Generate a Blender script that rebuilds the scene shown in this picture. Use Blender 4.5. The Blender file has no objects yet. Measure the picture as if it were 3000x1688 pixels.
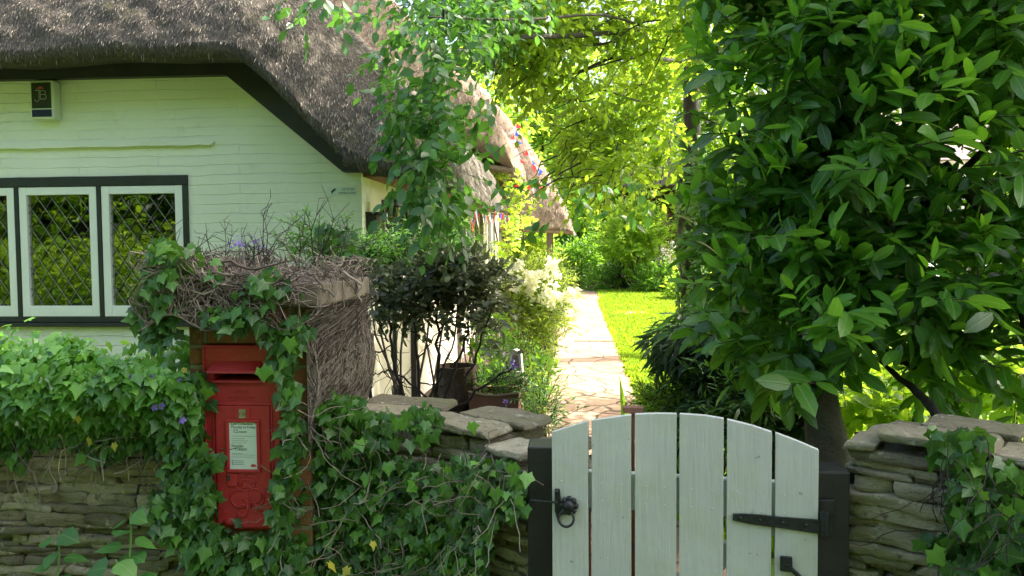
import bpy, math, random
import numpy as np
from mathutils import Vector, Matrix
random.seed(7)
RNG = np.random.default_rng(11)
SC = bpy.context.scene
COL = SC.collection
PI = math.pi

# ------------------------------------------------------------------ camera
F = 2333.0
CAM = np.array([0.0, 0.0, 1.55])
Rm = (Matrix.Rotation(math.radians(4.7), 3, 'Z') @ Matrix.Rotation(math.radians(90 - 2.75), 3, 'X')
      @ Matrix.Rotation(math.radians(-0.45), 3, 'Z'))
RN = np.array(Rm)
def ray(px, py):
    d = RN @ np.array([(px - 1500) / F, -(py - 844) / F, -1.0])
    return d
def PY(px, py, y):            # world point on the plane Y = y
    d = ray(px, py); return CAM + d * (y - CAM[1]) / d[1]
def PX(px, py, x):
    d = ray(px, py); return CAM + d * (x - CAM[0]) / d[0]
def PG(px, py, z=0.0):
    d = ray(px, py); return CAM + d * (z - CAM[2]) / d[2]
cam = bpy.data.objects.new('camera', bpy.data.cameras.new('camera'))
COL.objects.link(cam); SC.camera = cam
cam.matrix_world = Matrix.Translation(Vector(CAM)) @ Rm.to_4x4()
cam.data.lens = 28.0; cam.data.sensor_width = 36.0
cam.data.clip_end = 2000; cam.data.clip_start = 0.05

# ------------------------------------------------------------------ mesh helpers
def nrm(a):
    a = np.asarray(a, float)
    return a / np.maximum(np.linalg.norm(a, axis=-1, keepdims=True), 1e-9)

class MB:
    def __init__(s):
        s.V = []; s.L = []; s.T = []; s.R = []; s.M = []; s.n = 0; s.U = {}
    def add(s, verts, faces, r=None, m=0):
        verts = np.asarray(verts, float).reshape(-1, 3)
        if r is None: r = RNG.random()
        s.V.append(verts)
        for f in faces:
            s.L.append(np.array(f, np.int32) + s.n); s.T.append(np.array([len(f)], np.int32))
        s.R.append(np.full(len(faces), r)); s.M.append(np.full(len(faces), m, np.int32))
        s.n += len(verts)
    def batch(s, VV, faces, r, m=0):
        N, nv, _ = VV.shape
        if N == 0: return
        s.V.append(VV.reshape(-1, 3))
        off = (np.arange(N, dtype=np.int64) * nv + s.n)[:, None]
        for f in faces:
            s.L.append((off + np.array(f)[None, :]).ravel().astype(np.int32))
            s.T.append(np.full(N, len(f), np.int32)); s.R.append(np.asarray(r, float))
            s.M.append(np.full(N, m, np.int32))
        s.n += N * nv
    def grid(s, P, r=None, flip=False, m=0):      # P (a,b,3)
        a, b, _ = P.shape
        i = np.arange(a - 1)[:, None] * b + np.arange(b - 1)[None, :]
        q = np.stack([i, i + 1, i + b + 1, i + b], -1).reshape(-1, 4)
        if flip: q = q[:, ::-1]
        s.V.append(P.reshape(-1, 3)); s.L.append((q + s.n).ravel().astype(np.int32))
        s.T.append(np.full(len(q), 4, np.int32)); s.n += a * b
        s.R.append(np.full(len(q), RNG.random() if r is None else r)); s.M.append(np.full(len(q), m, np.int32))
    def box(s, a, b, R=None, o=None, r=None, m=0):
        a = np.array(a, float); b = np.array(b, float)
        lo = np.minimum(a, b); hi = np.maximum(a, b)
        v = np.array([[(hi if (k >> i) & 1 else lo)[i] for i in range(3)] for k in range(8)])
        if R is not None: v = v @ np.array(R).T
        if o is not None: v = v + np.array(o)
        s.add(v, [(0, 2, 3, 1), (4, 5, 7, 6), (0, 1, 5, 4), (2, 6, 7, 3), (0, 4, 6, 2), (1, 3, 7, 5)], r, m)
    def prism(s, pts, y0, y1, axis='y', r=None, m=0):   # pts 2D outline, extruded
        n = len(pts); v = []
        for t in (y0, y1):
            for p in pts:
                v.append((p[0], t, p[1]) if axis == 'y' else ((t, p[0], p[1]) if axis == 'x' else (p[0], p[1], t)))
        fs = [tuple(range(n)), tuple(range(2 * n - 1, n - 1, -1))]
        fs += [(i + n, (i + 1) % n + n, (i + 1) % n, i) for i in range(n)]
        s.add(v, fs, r, m)
    def tube(s, pts, rad, k=6, r=None, cap=True, m=0):
        pts = np.asarray(pts, float); n = len(pts)
        rad = np.full(n, rad) if np.isscalar(rad) else np.asarray(rad, float)
        t = np.gradient(pts, axis=0); t = nrm(t)
        up = np.array([0, 0, 1.0]) if abs(t[0][2]) < .9 else np.array([1.0, 0, 0])
        x = nrm(np.cross(t[0], up)); V = []
        for i in range(n):
            x = nrm(x - np.dot(x, t[i]) * t[i]); y = np.cross(t[i], x)
            a = np.arange(k) * 2 * PI / k
            V.append(pts[i] + rad[i] * (np.cos(a)[:, None] * x + np.sin(a)[:, None] * y))
        fs = [(i * k + j, i * k + (j + 1) % k, (i + 1) * k + (j + 1) % k, (i + 1) * k + j)
              for i in range(n - 1) for j in range(k)]
        if cap: fs += [tuple(range(k - 1, -1, -1)), tuple(range((n - 1) * k, n * k))]
        s.add(np.concatenate(V), fs, r, m)
    def lathe(s, prof, o, k=16, r=None, m=0):
        V = []; a = np.arange(k) * 2 * PI / k
        for (R_, z) in prof:
            V.append(np.stack([o[0] + R_ * np.cos(a), o[1] + R_ * np.sin(a), np.full(k, o[2] + z)], -1))
        n = len(prof)
        fs = [(i * k + j, i * k + (j + 1) % k, (i + 1) * k + (j + 1) % k, (i + 1) * k + j)
              for i in range(n - 1) for j in range(k)]
        fs += [tuple(range(k - 1, -1, -1)), tuple(range((n - 1) * k, n * k))]
        s.add(np.concatenate(V), fs, r, m)
    def sticks(s, A, B, ra, rb=None, rnd=None, m=0):
        A = np.asarray(A, float); B = np.asarray(B, float); N = len(A)
        if N == 0: return
        rb = ra if rb is None else rb
        D = nrm(B - A); up = np.tile([0.0, 0, 1], (N, 1)); up[np.abs(D[:, 2]) > .9] = [1, 0, 0]
        X = nrm(np.cross(D, up)); Y = np.cross(D, X); V = []
        ra = np.broadcast_to(ra, (N,))[:, None]; rb = np.broadcast_to(rb, (N,))[:, None]
        for P, R_ in ((A, ra), (B, rb)):
            for k in range(3):
                a = k * 2 * PI / 3
                V.append(P + R_ * (math.cos(a) * X + math.sin(a) * Y))
        V = np.stack(V, 1)
        s.batch(V, [(0, 1, 4, 3), (1, 2, 5, 4), (2, 0, 3, 5)], RNG.random(N) if rnd is None else rnd, m)
    def build(s, name, mats, parent=None, smooth=False):
        me = bpy.data.meshes.new(name)
        ux = None
        if s.U:
            ux = np.zeros((s.n, 2), np.float32); q = 0
            for i_, v_ in enumerate(s.V):
                if i_ in s.U: ux[q:q + len(v_)] = s.U[i_]
                q += len(v_)
        V = np.concatenate(s.V).astype(np.float32); L = np.concatenate(s.L); T = np.concatenate(s.T)
        # loops were appended face by face or batch by batch; both orders agree with T
        me.vertices.add(len(V)); me.vertices.foreach_set('co', V.ravel())
        me.loops.add(len(L)); me.loops.foreach_set('vertex_index', L)
        me.polygons.add(len(T))
        st = np.concatenate([[0], np.cumsum(T)[:-1]]).astype(np.int32)
        me.polygons.foreach_set('loop_start', st); me.polygons.foreach_set('loop_total', T)
        if not isinstance(mats, (list, tuple)): mats = [mats]
        for m in mats: me.materials.append(m)
        if len(mats) > 1: me.polygons.foreach_set('material_index', np.concatenate(s.M))
        a = me.attributes.new('rnd', 'FLOAT', 'FACE')
        a.data.foreach_set('value', np.concatenate(s.R).astype(np.float32))
        me.polygons.foreach_set('use_smooth', np.full(len(T), bool(smooth or name in ('foliage', 'hanging_foliage', 'young_shoots', 'young_leaves', 'large_leaves', 'near_foliage', 'yellow_leaves'))))
        if ux is not None:
            for k_, nm_ in enumerate(('lx', 'ly')):
                at_ = me.attributes.new(nm_, 'FLOAT', 'POINT'); at_.data.foreach_set('value', np.ascontiguousarray(ux[:, k_]))
        me.update(calc_edges=True); me.validate()
        o = bpy.data.objects.new(name, me); COL.objects.link(o)
        if parent is not None:
            o.parent = parent
            o.matrix_parent_inverse = Matrix.Translation(-Vector(parent.location)) if parent.parent is None and parent.type == 'EMPTY' else Matrix.Identity(4)
            if parent.type == 'MESH': o.matrix_parent_inverse = Matrix.Identity(4)
        return o

def bevel(o, w=.003, seg=2):
    m = o.modifiers.new('bevel', 'BEVEL'); m.width = w; m.segments = seg; m.limit_method = 'ANGLE'
    return o
def tag(o, label=None, cat=None, group=None, kind=None):
    if label: o['label'] = label
    if cat: o['category'] = cat
    if group: o['group'] = group
    if kind: o['kind'] = kind
    return o
def thing(name, label, cat, loc=(0, 0, 0), group=None):
    o = bpy.data.objects.new(name, None); COL.objects.link(o); o.location = tuple(float(v) for v in loc)
    o.empty_display_size = .2
    return tag(o, label, cat, group)

# smooth value noise
def vnoise(P, seed=0):
    P = np.asarray(P, float); I = np.floor(P).astype(np.int64); f = P - I; f = f * f * (3 - 2 * f)
    def h(ix, iy, iz):
        n = (ix * 374761393 + iy * 668265263 + iz * 2147483647 + seed * 1274126177) & 0xffffffff
        n = ((n ^ (n >> 13)) * 1274126177) & 0xffffffff
        n = (n ^ (n >> 16)) & 0xffffffff
        return n / 4294967295.0
    r = 0
    for dx in (0, 1):
        for dy in (0, 1):
            for dz in (0, 1):
                w = (f[..., 0] if dx else 1 - f[..., 0]) * (f[..., 1] if dy else 1 - f[..., 1]) * (f[..., 2] if dz else 1 - f[..., 2])
                r = r + w * h(I[..., 0] + dx, I[..., 1] + dy, I[..., 2] + dz)
    return r
def fbm(P, seed=0, o=3):
    P = np.asarray(P, float); r = 0; a = .5
    for i in range(o): r = r + a * (vnoise(P * 2 ** i, seed + i) - .5); a *= .5
    return r

# ------------------------------------------------------------------ materials
def newmat(name):
    m = bpy.data.materials.new(name); m.use_nodes = True
    nt = m.node_tree; nt.nodes.clear()
    out = nt.nodes.new('ShaderNodeOutputMaterial'); return m, nt, out
def nd(nt, typ, **kw):
    n = nt.nodes.new(typ)
    for k, v in kw.items():
        if k.startswith('i_'):
            n.inputs[k[2:].replace('_', ' ')].default_value = v
        else: setattr(n, k, v)
    return n
def ramp(nt, fac, stops):
    n = nt.nodes.new('ShaderNodeValToRGB'); e = n.color_ramp.elements
    while len(e) < len(stops): e.new(.5)
    for i, (p, c) in enumerate(stops):
        e[i].position = p; e[i].color = (c[0], c[1], c[2], 1)
    nt.links.new(fac, n.inputs[0]); return n.outputs[0]
def noise(nt, scale, detail=3, rough=.6, vec=None):
    n = nd(nt, 'ShaderNodeTexNoise'); n.inputs['Scale'].default_value = scale
    n.inputs['Detail'].default_value = detail; n.inputs['Roughness'].default_value = rough
    if vec is None:
        g = nd(nt, 'ShaderNodeNewGeometry'); vec = g.outputs['Position']
    nt.links.new(vec, n.inputs['Vector']); return n.outputs[0]
def mathn(nt, op, a, b=None):
    n = nd(nt, 'ShaderNodeMath', operation=op)
    for i, v in enumerate((a, b)):
        if v is None: continue
        if isinstance(v, (int, float)): n.inputs[i].default_value = v
        else: nt.links.new(v, n.inputs[i])
    return n.outputs[0]
def mixc(nt, f, a, b, mode='MIX'):
    n = nd(nt, 'ShaderNodeMix', data_type='RGBA', blend_type=mode)
    for i, v in ((0, f), (6, a), (7, b)):
        if isinstance(v, (int, float)): n.inputs[i].default_value = v
        elif isinstance(v, tuple): n.inputs[i].default_value = (*v, 1)
        else: nt.links.new(v, n.inputs[i])
    return n.outputs[2]
def bump(nt, h, strength=.5, dist=.01, nin=None):
    n = nd(nt, 'ShaderNodeBump'); n.inputs['Strength'].default_value = strength; n.inputs['Distance'].default_value = dist
    nt.links.new(h, n.inputs['Height'])
    if nin is not None: nt.links.new(nin, n.inputs['Normal'])
    return n.outputs[0]
def attr(nt, name='rnd'):
    return nd(nt, 'ShaderNodeAttribute', attribute_name=name).outputs['Fac']
def pbsdf(nt, col, rough=.6, nor=None, metal=0, spec=.5):
    p = nd(nt, 'ShaderNodeBsdfPrincipled')
    if isinstance(col, tuple): p.inputs['Base Color'].default_value = (*col, 1)
    else: nt.links.new(col, p.inputs['Base Color'])
    if isinstance(rough, (int, float)): p.inputs['Roughness'].default_value = rough
    else: nt.links.new(rough, p.inputs['Roughness'])
    p.inputs['Metallic'].default_value = metal; p.inputs['Specular IOR Level'].default_value = spec
    if nor is not None: nt.links.new(nor, p.inputs['Normal'])
    return p.outputs[0]

def leafmat(name, stops, trans, rough=.45, tf=.4, spec=.5, nscale=3.0, vein=None):
    """leaf: colour by per-leaf value and by a slow noise through the plant; thin, lets light through"""
    m, nt, out = newmat(name)
    r = attr(nt); n1 = noise(nt, nscale, 2)
    f = mathn(nt, 'ADD', mathn(nt, 'MULTIPLY', r, .7), mathn(nt, 'MULTIPLY', mathn(nt, 'SUBTRACT', n1, .35), .8))
    c = ramp(nt, f, stops)
    b = bump(nt, noise(nt, 60, 2), .25, .004)
    if vein:
        lx = attr(nt, 'lx'); ly = attr(nt, 'ly')
        if vein == 'pin':
            ax = mathn(nt, 'ABSOLUTE', lx)
            mid = ramp(nt, ax, [(.008, (1, 1, 1)), (.022, (0, 0, 0))])
            sv = mathn(nt, 'ABSOLUTE', mathn(nt, 'SINE', mathn(nt, 'MULTIPLY', mathn(nt, 'SUBTRACT', ly, mathn(nt, 'MULTIPLY', ax, 1.1)), 30.0)))
            side = ramp(nt, sv, [(.05, (.35, .35, .35)), (.25, (0, 0, 0))])
            vm = mixc(nt, 1.0, mid, side, 'ADD')
        else:
            an = mathn(nt, 'ARCTAN2', lx, mathn(nt, 'SUBTRACT', ly, .12))
            sv = mathn(nt, 'ABSOLUTE', mathn(nt, 'SINE', mathn(nt, 'MULTIPLY', an, 2.2)))
            vm = ramp(nt, sv, [(.05, (.8, .8, .8)), (.16, (0, 0, 0))])
        c = mixc(nt, mathn(nt, 'MULTIPLY', vm, .45), c, (.22, .34, .12))
        spots = ramp(nt, noise(nt, 90, 2, .5), [(.70, (0, 0, 0)), (.76, (.7, .7, .7))]); c = mixc(nt, spots, c, (.10, .08, .03))
        b = bump(nt, vm, .35, .002, b)
    p = pbsdf(nt, c, rough, b, spec=spec)
    t = nd(nt, 'ShaderNodeBsdfTranslucent')
    tc = mixc(nt, .55, c, trans); tc = mixc(nt, 1.0, tc, (1.7, 1.7, 1.5), 'MULTIPLY')
    nt.links.new(tc, t.inputs[0])
    x = nd(nt, 'ShaderNodeMixShader'); x.inputs[0].default_value = tf
    nt.links.new(p, x.inputs[1]); nt.links.new(t.outputs[0], x.inputs[2]); nt.links.new(x.outputs[0], out.inputs[0])
    return m
def simple(name, c1, c2=None, rough=.6, scale=8, bs=.3, bscale=60, bd=.003, metal=0, spec=.5, detail=4, rscale=0):
    m, nt, out = newmat(name)
    c2 = c2 or c1
    n1 = noise(nt, scale, detail)
    if rscale: n1 = mathn(nt, 'ADD', mathn(nt, 'MULTIPLY', n1, 1 - rscale), mathn(nt, 'MULTIPLY', attr(nt), rscale))
    c = ramp(nt, n1, [(.3, c1), (.7, c2)])
    b = bump(nt, noise(nt, bscale, 4), bs, bd)
    nt.links.new(pbsdf(nt, c, rough, b, metal, spec), out.inputs[0]); return m

M = {}
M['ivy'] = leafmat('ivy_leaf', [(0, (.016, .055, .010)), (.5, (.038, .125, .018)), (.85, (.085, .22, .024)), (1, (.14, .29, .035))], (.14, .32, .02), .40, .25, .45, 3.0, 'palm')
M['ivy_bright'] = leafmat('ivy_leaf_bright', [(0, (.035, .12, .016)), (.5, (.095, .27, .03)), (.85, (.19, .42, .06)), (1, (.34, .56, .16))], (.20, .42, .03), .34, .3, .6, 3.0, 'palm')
M['yellow_leaf'] = leafmat('yellowed_leaf', [(0, (.30, .30, .03)), (1, (.42, .40, .04))], (.6, .5, .03), .45, .3)
M['laurel'] = leafmat('laurel_leaf', [(0, (.012, .045, .009)), (.4, (.032, .115, .015)), (.72, (.085, .23, .024)), (1, (.16, .36, .04))], (.20, .46, .02), .30, .34, .5, 2.0, 'pin')
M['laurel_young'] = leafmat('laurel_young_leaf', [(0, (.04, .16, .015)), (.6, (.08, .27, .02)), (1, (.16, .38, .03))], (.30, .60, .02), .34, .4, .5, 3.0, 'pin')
M['beech'] = leafmat('overhanging_leaf', [(0, (.024, .085, .025)), (.5, (.048, .145, .038)), (1, (.10, .24, .05))], (.18, .42, .04), .38, .34, .5, 1.2)
M['canopy'] = leafmat('canopy_leaf', [(0, (.025, .07, .012)), (.45, (.08, .16, .016)), (1, (.22, .34, .03))], (.50, .68, .045), .45, .5, .4, .5)
M['yellow_tree'] = leafmat('sunlit_yellow_leaf', [(0, (.06, .15, .014)), (.5, (.15, .28, .022)), (1, (.30, .44, .04))], (.58, .76, .06), .5, .5, .4, .8)
M['dark_tree'] = leafmat('dark_tree_leaf', [(0, (.008, .025, .012)), (1, (.03, .075, .025))], (.08, .2, .03), .5, .3, .4, 1)
M['purple_shrub'] = leafmat('dark_shrub_leaf', [(0, (.05, .060, .034)), (.6, (.11, .135, .07)), (1, (.26, .29, .17))], (.14, .18, .08), .35, .25, .6, 6)
M['soft_green'] = leafmat('soft_shrub_leaf', [(0, (.02, .08, .02)), (.5, (.045, .15, .03)), (1, (.10, .25, .04))], (.2, .45, .04), .45, .35, .4, 4, 'pin')
M['garden_green'] = leafmat('garden_leaf', [(0, (.03, .10, .015)), (.5, (.07, .20, .02)), (1, (.16, .32, .03))], (.35, .6, .04), .45, .4, .4, 3)
M['azalea_leaf'] = leafmat('azalea_leaf', [(0, (.08, .15, .02)), (1, (.22, .32, .04))], (.5, .6, .06), .45, .4, .4, 5)
M['petal_white'] = leafmat('white_petal', [(0, (.80, .77, .66)), (1, (.88, .87, .82))], (.9, .88, .75), .6, .35, .3)
M['petal_purple'] = leafmat('purple_petal', [(0, (.20, .12, .55)), (1, (.33, .22, .72))], (.4, .25, .8), .6, .3, .3)
M['grass'] = leafmat('grass_blade', [(0, (.09, .17, .012)), (.5, (.17, .27, .015)), (1, (.28, .37, .025))], (.42, .6, .03), .6, .35, .3, 1)
M['bark'] = simple('dark_bark', (.014, .011, .009), (.040, .031, .023), .85, 14, .8, 70, .01)
M['bark_green'] = simple('mossy_bark', (.03, .032, .014), (.085, .075, .035), .85, 10, .8, 60, .01)
M['twig'] = simple('dry_twig', (.095, .075, .058), (.30, .25, .20), .9, 25, .5, 150, .002, rscale=.7)
M['twig_dark'] = simple('dark_twig', (.02, .016, .012), (.06, .045, .032), .85, 25, .5, 120, .002, rscale=.5)
M['black_paint'] = simple('black_paint', (.009, .011, .011), (.022, .024, .023), .5, 6, .5, 45, .004)
M['green_black'] = simple('dark_frame_paint', (.010, .016, .011), (.020, .030, .02), .55, 6, .5, 50, .003)
M['iron'] = simple('black_iron', (.008, .012, .012), (.03, .036, .035), .38, 30, .7, 90, .004, .2)
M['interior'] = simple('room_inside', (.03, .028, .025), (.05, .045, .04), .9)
M['concrete'] = simple('cap_stone', (.15, .125, .09), (.26, .215, .16), .9, 9, .8, 80, .006)
M['soil'] = simple('soil', (.045, .028, .018), (.11, .07, .045), .95, 12, 1, 60, .02)
M['terracotta'] = simple('terracotta', (.13, .06, .04), (.24, .12, .08), .85, 8, .5, 60, .004)
M['brown_pot'] = simple('brown_pot', (.07, .045, .032), (.14, .09, .06), .8, 5, .5, 40, .004)
M['white_stone'] = simple('white_stone', (.66, .60, .54), (.78, .73, .68), .8, 18, .6, 80, .004)
M['lead'] = simple('lead_strip', (.16, .18, .17), (.24, .26, .24), .55, 20, .3, 90, .001, .3)
M['brown_wood'] = simple('brown_wood', (.09, .035, .018), (.18, .075, .035), .75, 6, .5, 40, .004)
M['grey_wood'] = simple('grey_wood', (.10, .085, .07), (.19, .165, .14), .8, 10, .5, 60, .004)
M['timber_red'] = simple('fascia_timber', (.20, .09, .055), (.32, .16, .10), .75, 6, .4, 40, .004)
M['beige_plastic'] = simple('off_white_plastic', (.66, .74, .54), (.72, .80, .60), .4, 5, .1)
M['panel_black'] = simple('black_panel', (.012, .022, .014), (.020, .022, .02), .25, 5, .05)
M['panel_blue'] = simple('blue_panel', (.004, .012, .05), (.012, .016, .09), .2, 18, .05)
M['grey_letters'] = simple('grey_letters', (.30, .33, .28), None, .5)
M['red_mark'] = simple('red_mark', (.55, .07, .07), None, .5)
M['ink'] = simple('ink', (.03, .045, .035), None, .6)
M['ink_pale'] = simple('pale_ink', (.20, .26, .22), None, .6)
M['paper'] = simple('notice_paper', (.62, .76, .68), (.70, .82, .74), .35, 6, .1)
M['bunt_red'] = leafmat('red_flag', [(0, (.60, .04, .05)), (1, (.70, .06, .07))], (.8, .1, .1), .7, .3, .2)
M['bunt_white'] = leafmat('white_flag', [(0, (.75, .75, .78)), (1, (.82, .82, .85))], (.9, .9, .9), .7, .3, .2)
M['bunt_blue'] = leafmat('blue_flag', [(0, (.04, .07, .50)), (1, (.06, .12, .62))], (.1, .2, .8), .7, .3, .2)
M['van_paint'] = simple('white_van_paint', (.72, .74, .78), (.78, .80, .84), .25, 2, .02)
M['rubber'] = simple('rubber', (.015, .015, .015), (.03, .03, .03), .8)
M['chrome'] = simple('brass_dull', (.30, .27, .16), (.42, .38, .24), .35, 20, .1, metal=.6)
M['slate'] = simple('grey_roof', (.16, .12, .10), (.25, .20, .17), .8, 10, .6, 30, .01)
M['house_white'] = simple('house_render', (.70, .68, .64), (.80, .78, .74), .85, 3, .2, 40, .003)
M['brick_brown'] = simple('plinth_brick', (.12, .08, .06), (.22, .15, .11), .9, 12, .6, 50, .006)

def glassmat(name, gf=.30, tint=(.55, .62, .5)):
    m, nt, out = newmat(name)
    g = nd(nt, 'ShaderNodeBsdfGlossy'); g.inputs['Roughness'].default_value = .015; g.inputs[0].default_value = (.95, 1, .9, 1)
    b = bump(nt, noise(nt, 5, 2), .06, .01); nt.links.new(b, g.inputs['Normal'])
    t = nd(nt, 'ShaderNodeBsdfTransparent'); t.inputs[0].default_value = (*tint, 1)
    x = nd(nt, 'ShaderNodeMixShader'); x.inputs[0].default_value = gf
    nt.links.new(t.outputs[0], x.inputs[1]); nt.links.new(g.outputs[0], x.inputs[2]); nt.links.new(x.outputs[0], out.inputs[0])
    return m
M['glass'] = glassmat('window_glass', .20)
M['van_glass'] = glassmat('van_glass', .55, (.2, .25, .3))

def painted_brick(name, c1, c2, axis, rowh=.074, bw=.235, mort=.006, bstr=.55, stain=(.42, .55, .30)):
    m, nt, out = newmat(name)
    g = nd(nt, 'ShaderNodeNewGeometry'); sp = nd(nt, 'ShaderNodeSeparateXYZ'); nt.links.new(g.outputs['Position'], sp.inputs[0])
    cb = nd(nt, 'ShaderNodeCombineXYZ')
    nt.links.new(sp.outputs[axis], cb.inputs[0])
    wob = mathn(nt, 'MULTIPLY', mathn(nt, 'SUBTRACT', noise(nt, 2.2, 3), .5), .05)
    nt.links.new(mathn(nt, 'ADD', sp.outputs[2], wob), cb.inputs[1])
    br = nd(nt, 'ShaderNodeTexBrick'); nt.links.new(cb.outputs[0], br.inputs['Vector'])
    br.inputs['Scale'].default_value = 1; br.inputs['Brick Width'].default_value = bw; br.inputs['Row Height'].default_value = rowh
    br.inputs['Mortar Size'].default_value = mort; br.inputs['Mortar Smooth'].default_value = .6
    br.inputs['Color1'].default_value = (1, 1, 1, 1); br.inputs['Color2'].default_value = (.8, .8, .8, 1); br.inputs['Mortar'].default_value = (0, 0, 0, 1)
    # joints partly filled by paint: horizontal joints come and go
    h = mathn(nt, 'MULTIPLY', br.outputs['Color'], ramp(nt, noise(nt, 1.6, 3), [(.38, (.25, .25, .25)), (.62, (1, 1, 1))]))
    n2 = noise(nt, 26, 4)
    hh = mathn(nt, 'ADD', h, mathn(nt, 'MULTIPLY', n2, .5))
    b = bump(nt, hh, bstr, .009)
    c = ramp(nt, noise(nt, 1.3, 5, .7), [(.3, c1), (.7, c2)])
    st = ramp(nt, noise(nt, 3.1, 6, .75), [(.56, (0, 0, 0)), (.78, (.55, .55, .55))])
    c = mixc(nt, st, c, stain)
    nt.links.new(pbsdf(nt, c, .6, b), out.inputs[0]); return m
M['gable_paint_green_lit'] = painted_brick('green_lit_gable_brick', (.75, .82, .63), (.83, .88, .73), 0, .074, 1.3, .006, .8, (.50, .56, .30))  # green tint in the paint colour stands in for light through leaves
M['side_paint'] = painted_brick('painted_side_brick', (.66, .62, .48), (.76, .72, .60), 1, .16, .45, .008, .5, (.55, .48, .33))

def brickmat(name, axis=0):
    m, nt, out = newmat(name)
    g = nd(nt, 'ShaderNodeNewGeometry'); sp = nd(nt, 'ShaderNodeSeparateXYZ'); nt.links.new(g.outputs['Position'], sp.inputs[0])
    cb = nd(nt, 'ShaderNodeCombineXYZ')
    nt.links.new(mathn(nt, 'ADD', sp.outputs[0], sp.outputs[1]), cb.inputs[0]); nt.links.new(sp.outputs[2], cb.inputs[1])
    br = nd(nt, 'ShaderNodeTexBrick'); nt.links.new(cb.outputs[0], br.inputs['Vector'])
    br.inputs['Scale'].default_value = 1; br.inputs['Brick Width'].default_value = .225; br.inputs['Row Height'].default_value = .075
    br.inputs['Mortar Size'].default_value = .010; br.inputs['Mortar Smooth'].default_value = .3
    br.inputs['Color1'].default_value = (.30, .11, .045, 1); br.inputs['Color2'].default_value = (.21, .10, .035, 1); br.inputs['Mortar'].default_value = (.20, .20, .11, 1)
    c = mixc(nt, ramp(nt, noise(nt, 9, 5), [(.45, (0, 0, 0)), (.7, (.7, .7, .7))]), br.outputs['Color'], (.12, .15, .05))
    h = mathn(nt, 'ADD', mathn(nt, 'SUBTRACT', 1.0, br.outputs['Fac']), mathn(nt, 'MULTIPLY', noise(nt, 60, 4), .5))
    nt.links.new(pbsdf(nt, c, .85, bump(nt, h, .8, .008)), out.inputs[0]); return m
M['brick'] = brickmat('pillar_brick')

def stonemat(name, a, b, c3, moss):
    m, nt, out = newmat(name)
    r = attr(nt)
    g = nd(nt, 'ShaderNodeNewGeometry'); mp = nd(nt, 'ShaderNodeMapping'); mp.inputs['Scale'].default_value = (1, 1, 3.2)
    nt.links.new(g.outputs['Position'], mp.inputs[0]); v = mp.outputs[0]
    base = ramp(nt, mathn(nt, 'ADD', mathn(nt, 'MULTIPLY', r, .55), mathn(nt, 'MULTIPLY', noise(nt, 7, 5, .65, v), .5)), [(.2, a), (.5, b), (.8, c3)])
    base = mixc(nt, ramp(nt, noise(nt, 5, 5, .7), [(.50, (0, 0, 0)), (.68, (.75, .75, .75))]), base, moss)
    base = mixc(nt, ramp(nt, noise(nt, 14, 6, .75), [(.58, (0, 0, 0)), (.66, (.75, .75, .75))]), base, (.58, .57, .48))
    base = mixc(nt, ramp(nt, noise(nt, 22, 4, .7), [(.30, (.8, .8, .8)), (.42, (0, 0, 0))]), base, (.05, .045, .035))
    hb = mathn(nt, 'ADD', noise(nt, 22, 6, .7, v), mathn(nt, 'MULTIPLY', noise(nt, 90, 3), .35))
    nt.links.new(pbsdf(nt, base, .9, bump(nt, hb, 1.0, .016)), out.inputs[0]); return m
M['stone'] = stonemat('wall_stone', (.13, .115, .075), (.25, .225, .145), (.42, .385, .27), (.16, .18, .06))
M['joint'] = simple('wall_core', (.018, .016, .012), (.04, .034, .025), .95)

def thatchmat(name, stops, edge=(.2, .15, .1)):
    m, nt, out = newmat(name)
    g = nd(nt, 'ShaderNodeNewGeometry')
    mp = nd(nt, 'ShaderNodeMapping'); mp.inputs['Scale'].default_value = (1, 1, .35); nt.links.new(g.outputs['Position'], mp.inputs[0])
    n1 = noise(nt, 75, 5, .75, mp.outputs[0]); n2 = noise(nt, 2.0, 4, .6)
    # wire netting over the reed
    c = ramp(nt, mathn(nt, 'ADD', mathn(nt, 'MULTIPLY', n1, .75), mathn(nt, 'MULTIPLY', n2, .25)), stops)
    c = mixc(nt, ramp(nt, noise(nt, 6, 5, .7), [(.56, (0, 0, 0)), (.72, (.6, .6, .6))]), c, (.16, .17, .06))
    nt.links.new(pbsdf(nt, c, .9, bump(nt, n1, 1.0, .03), spec=.25), out.inputs[0]); return m
M['thatch'] = thatchmat('old_thatch', [(.3, (.04, .035, .031)), (.5, (.13, .113, .095)), (.68, (.31, .27, .22))])
M['thatch_far'] = thatchmat('far_thatch', [(.3, (.13, .085, .06)), (.5, (.30, .215, .155)), (.68, (.46, .35, .26))])
M['straw'] = simple('straw', (.045, .040, .036), (.33, .29, .235), .8, 30, .2, rscale=.75)

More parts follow.
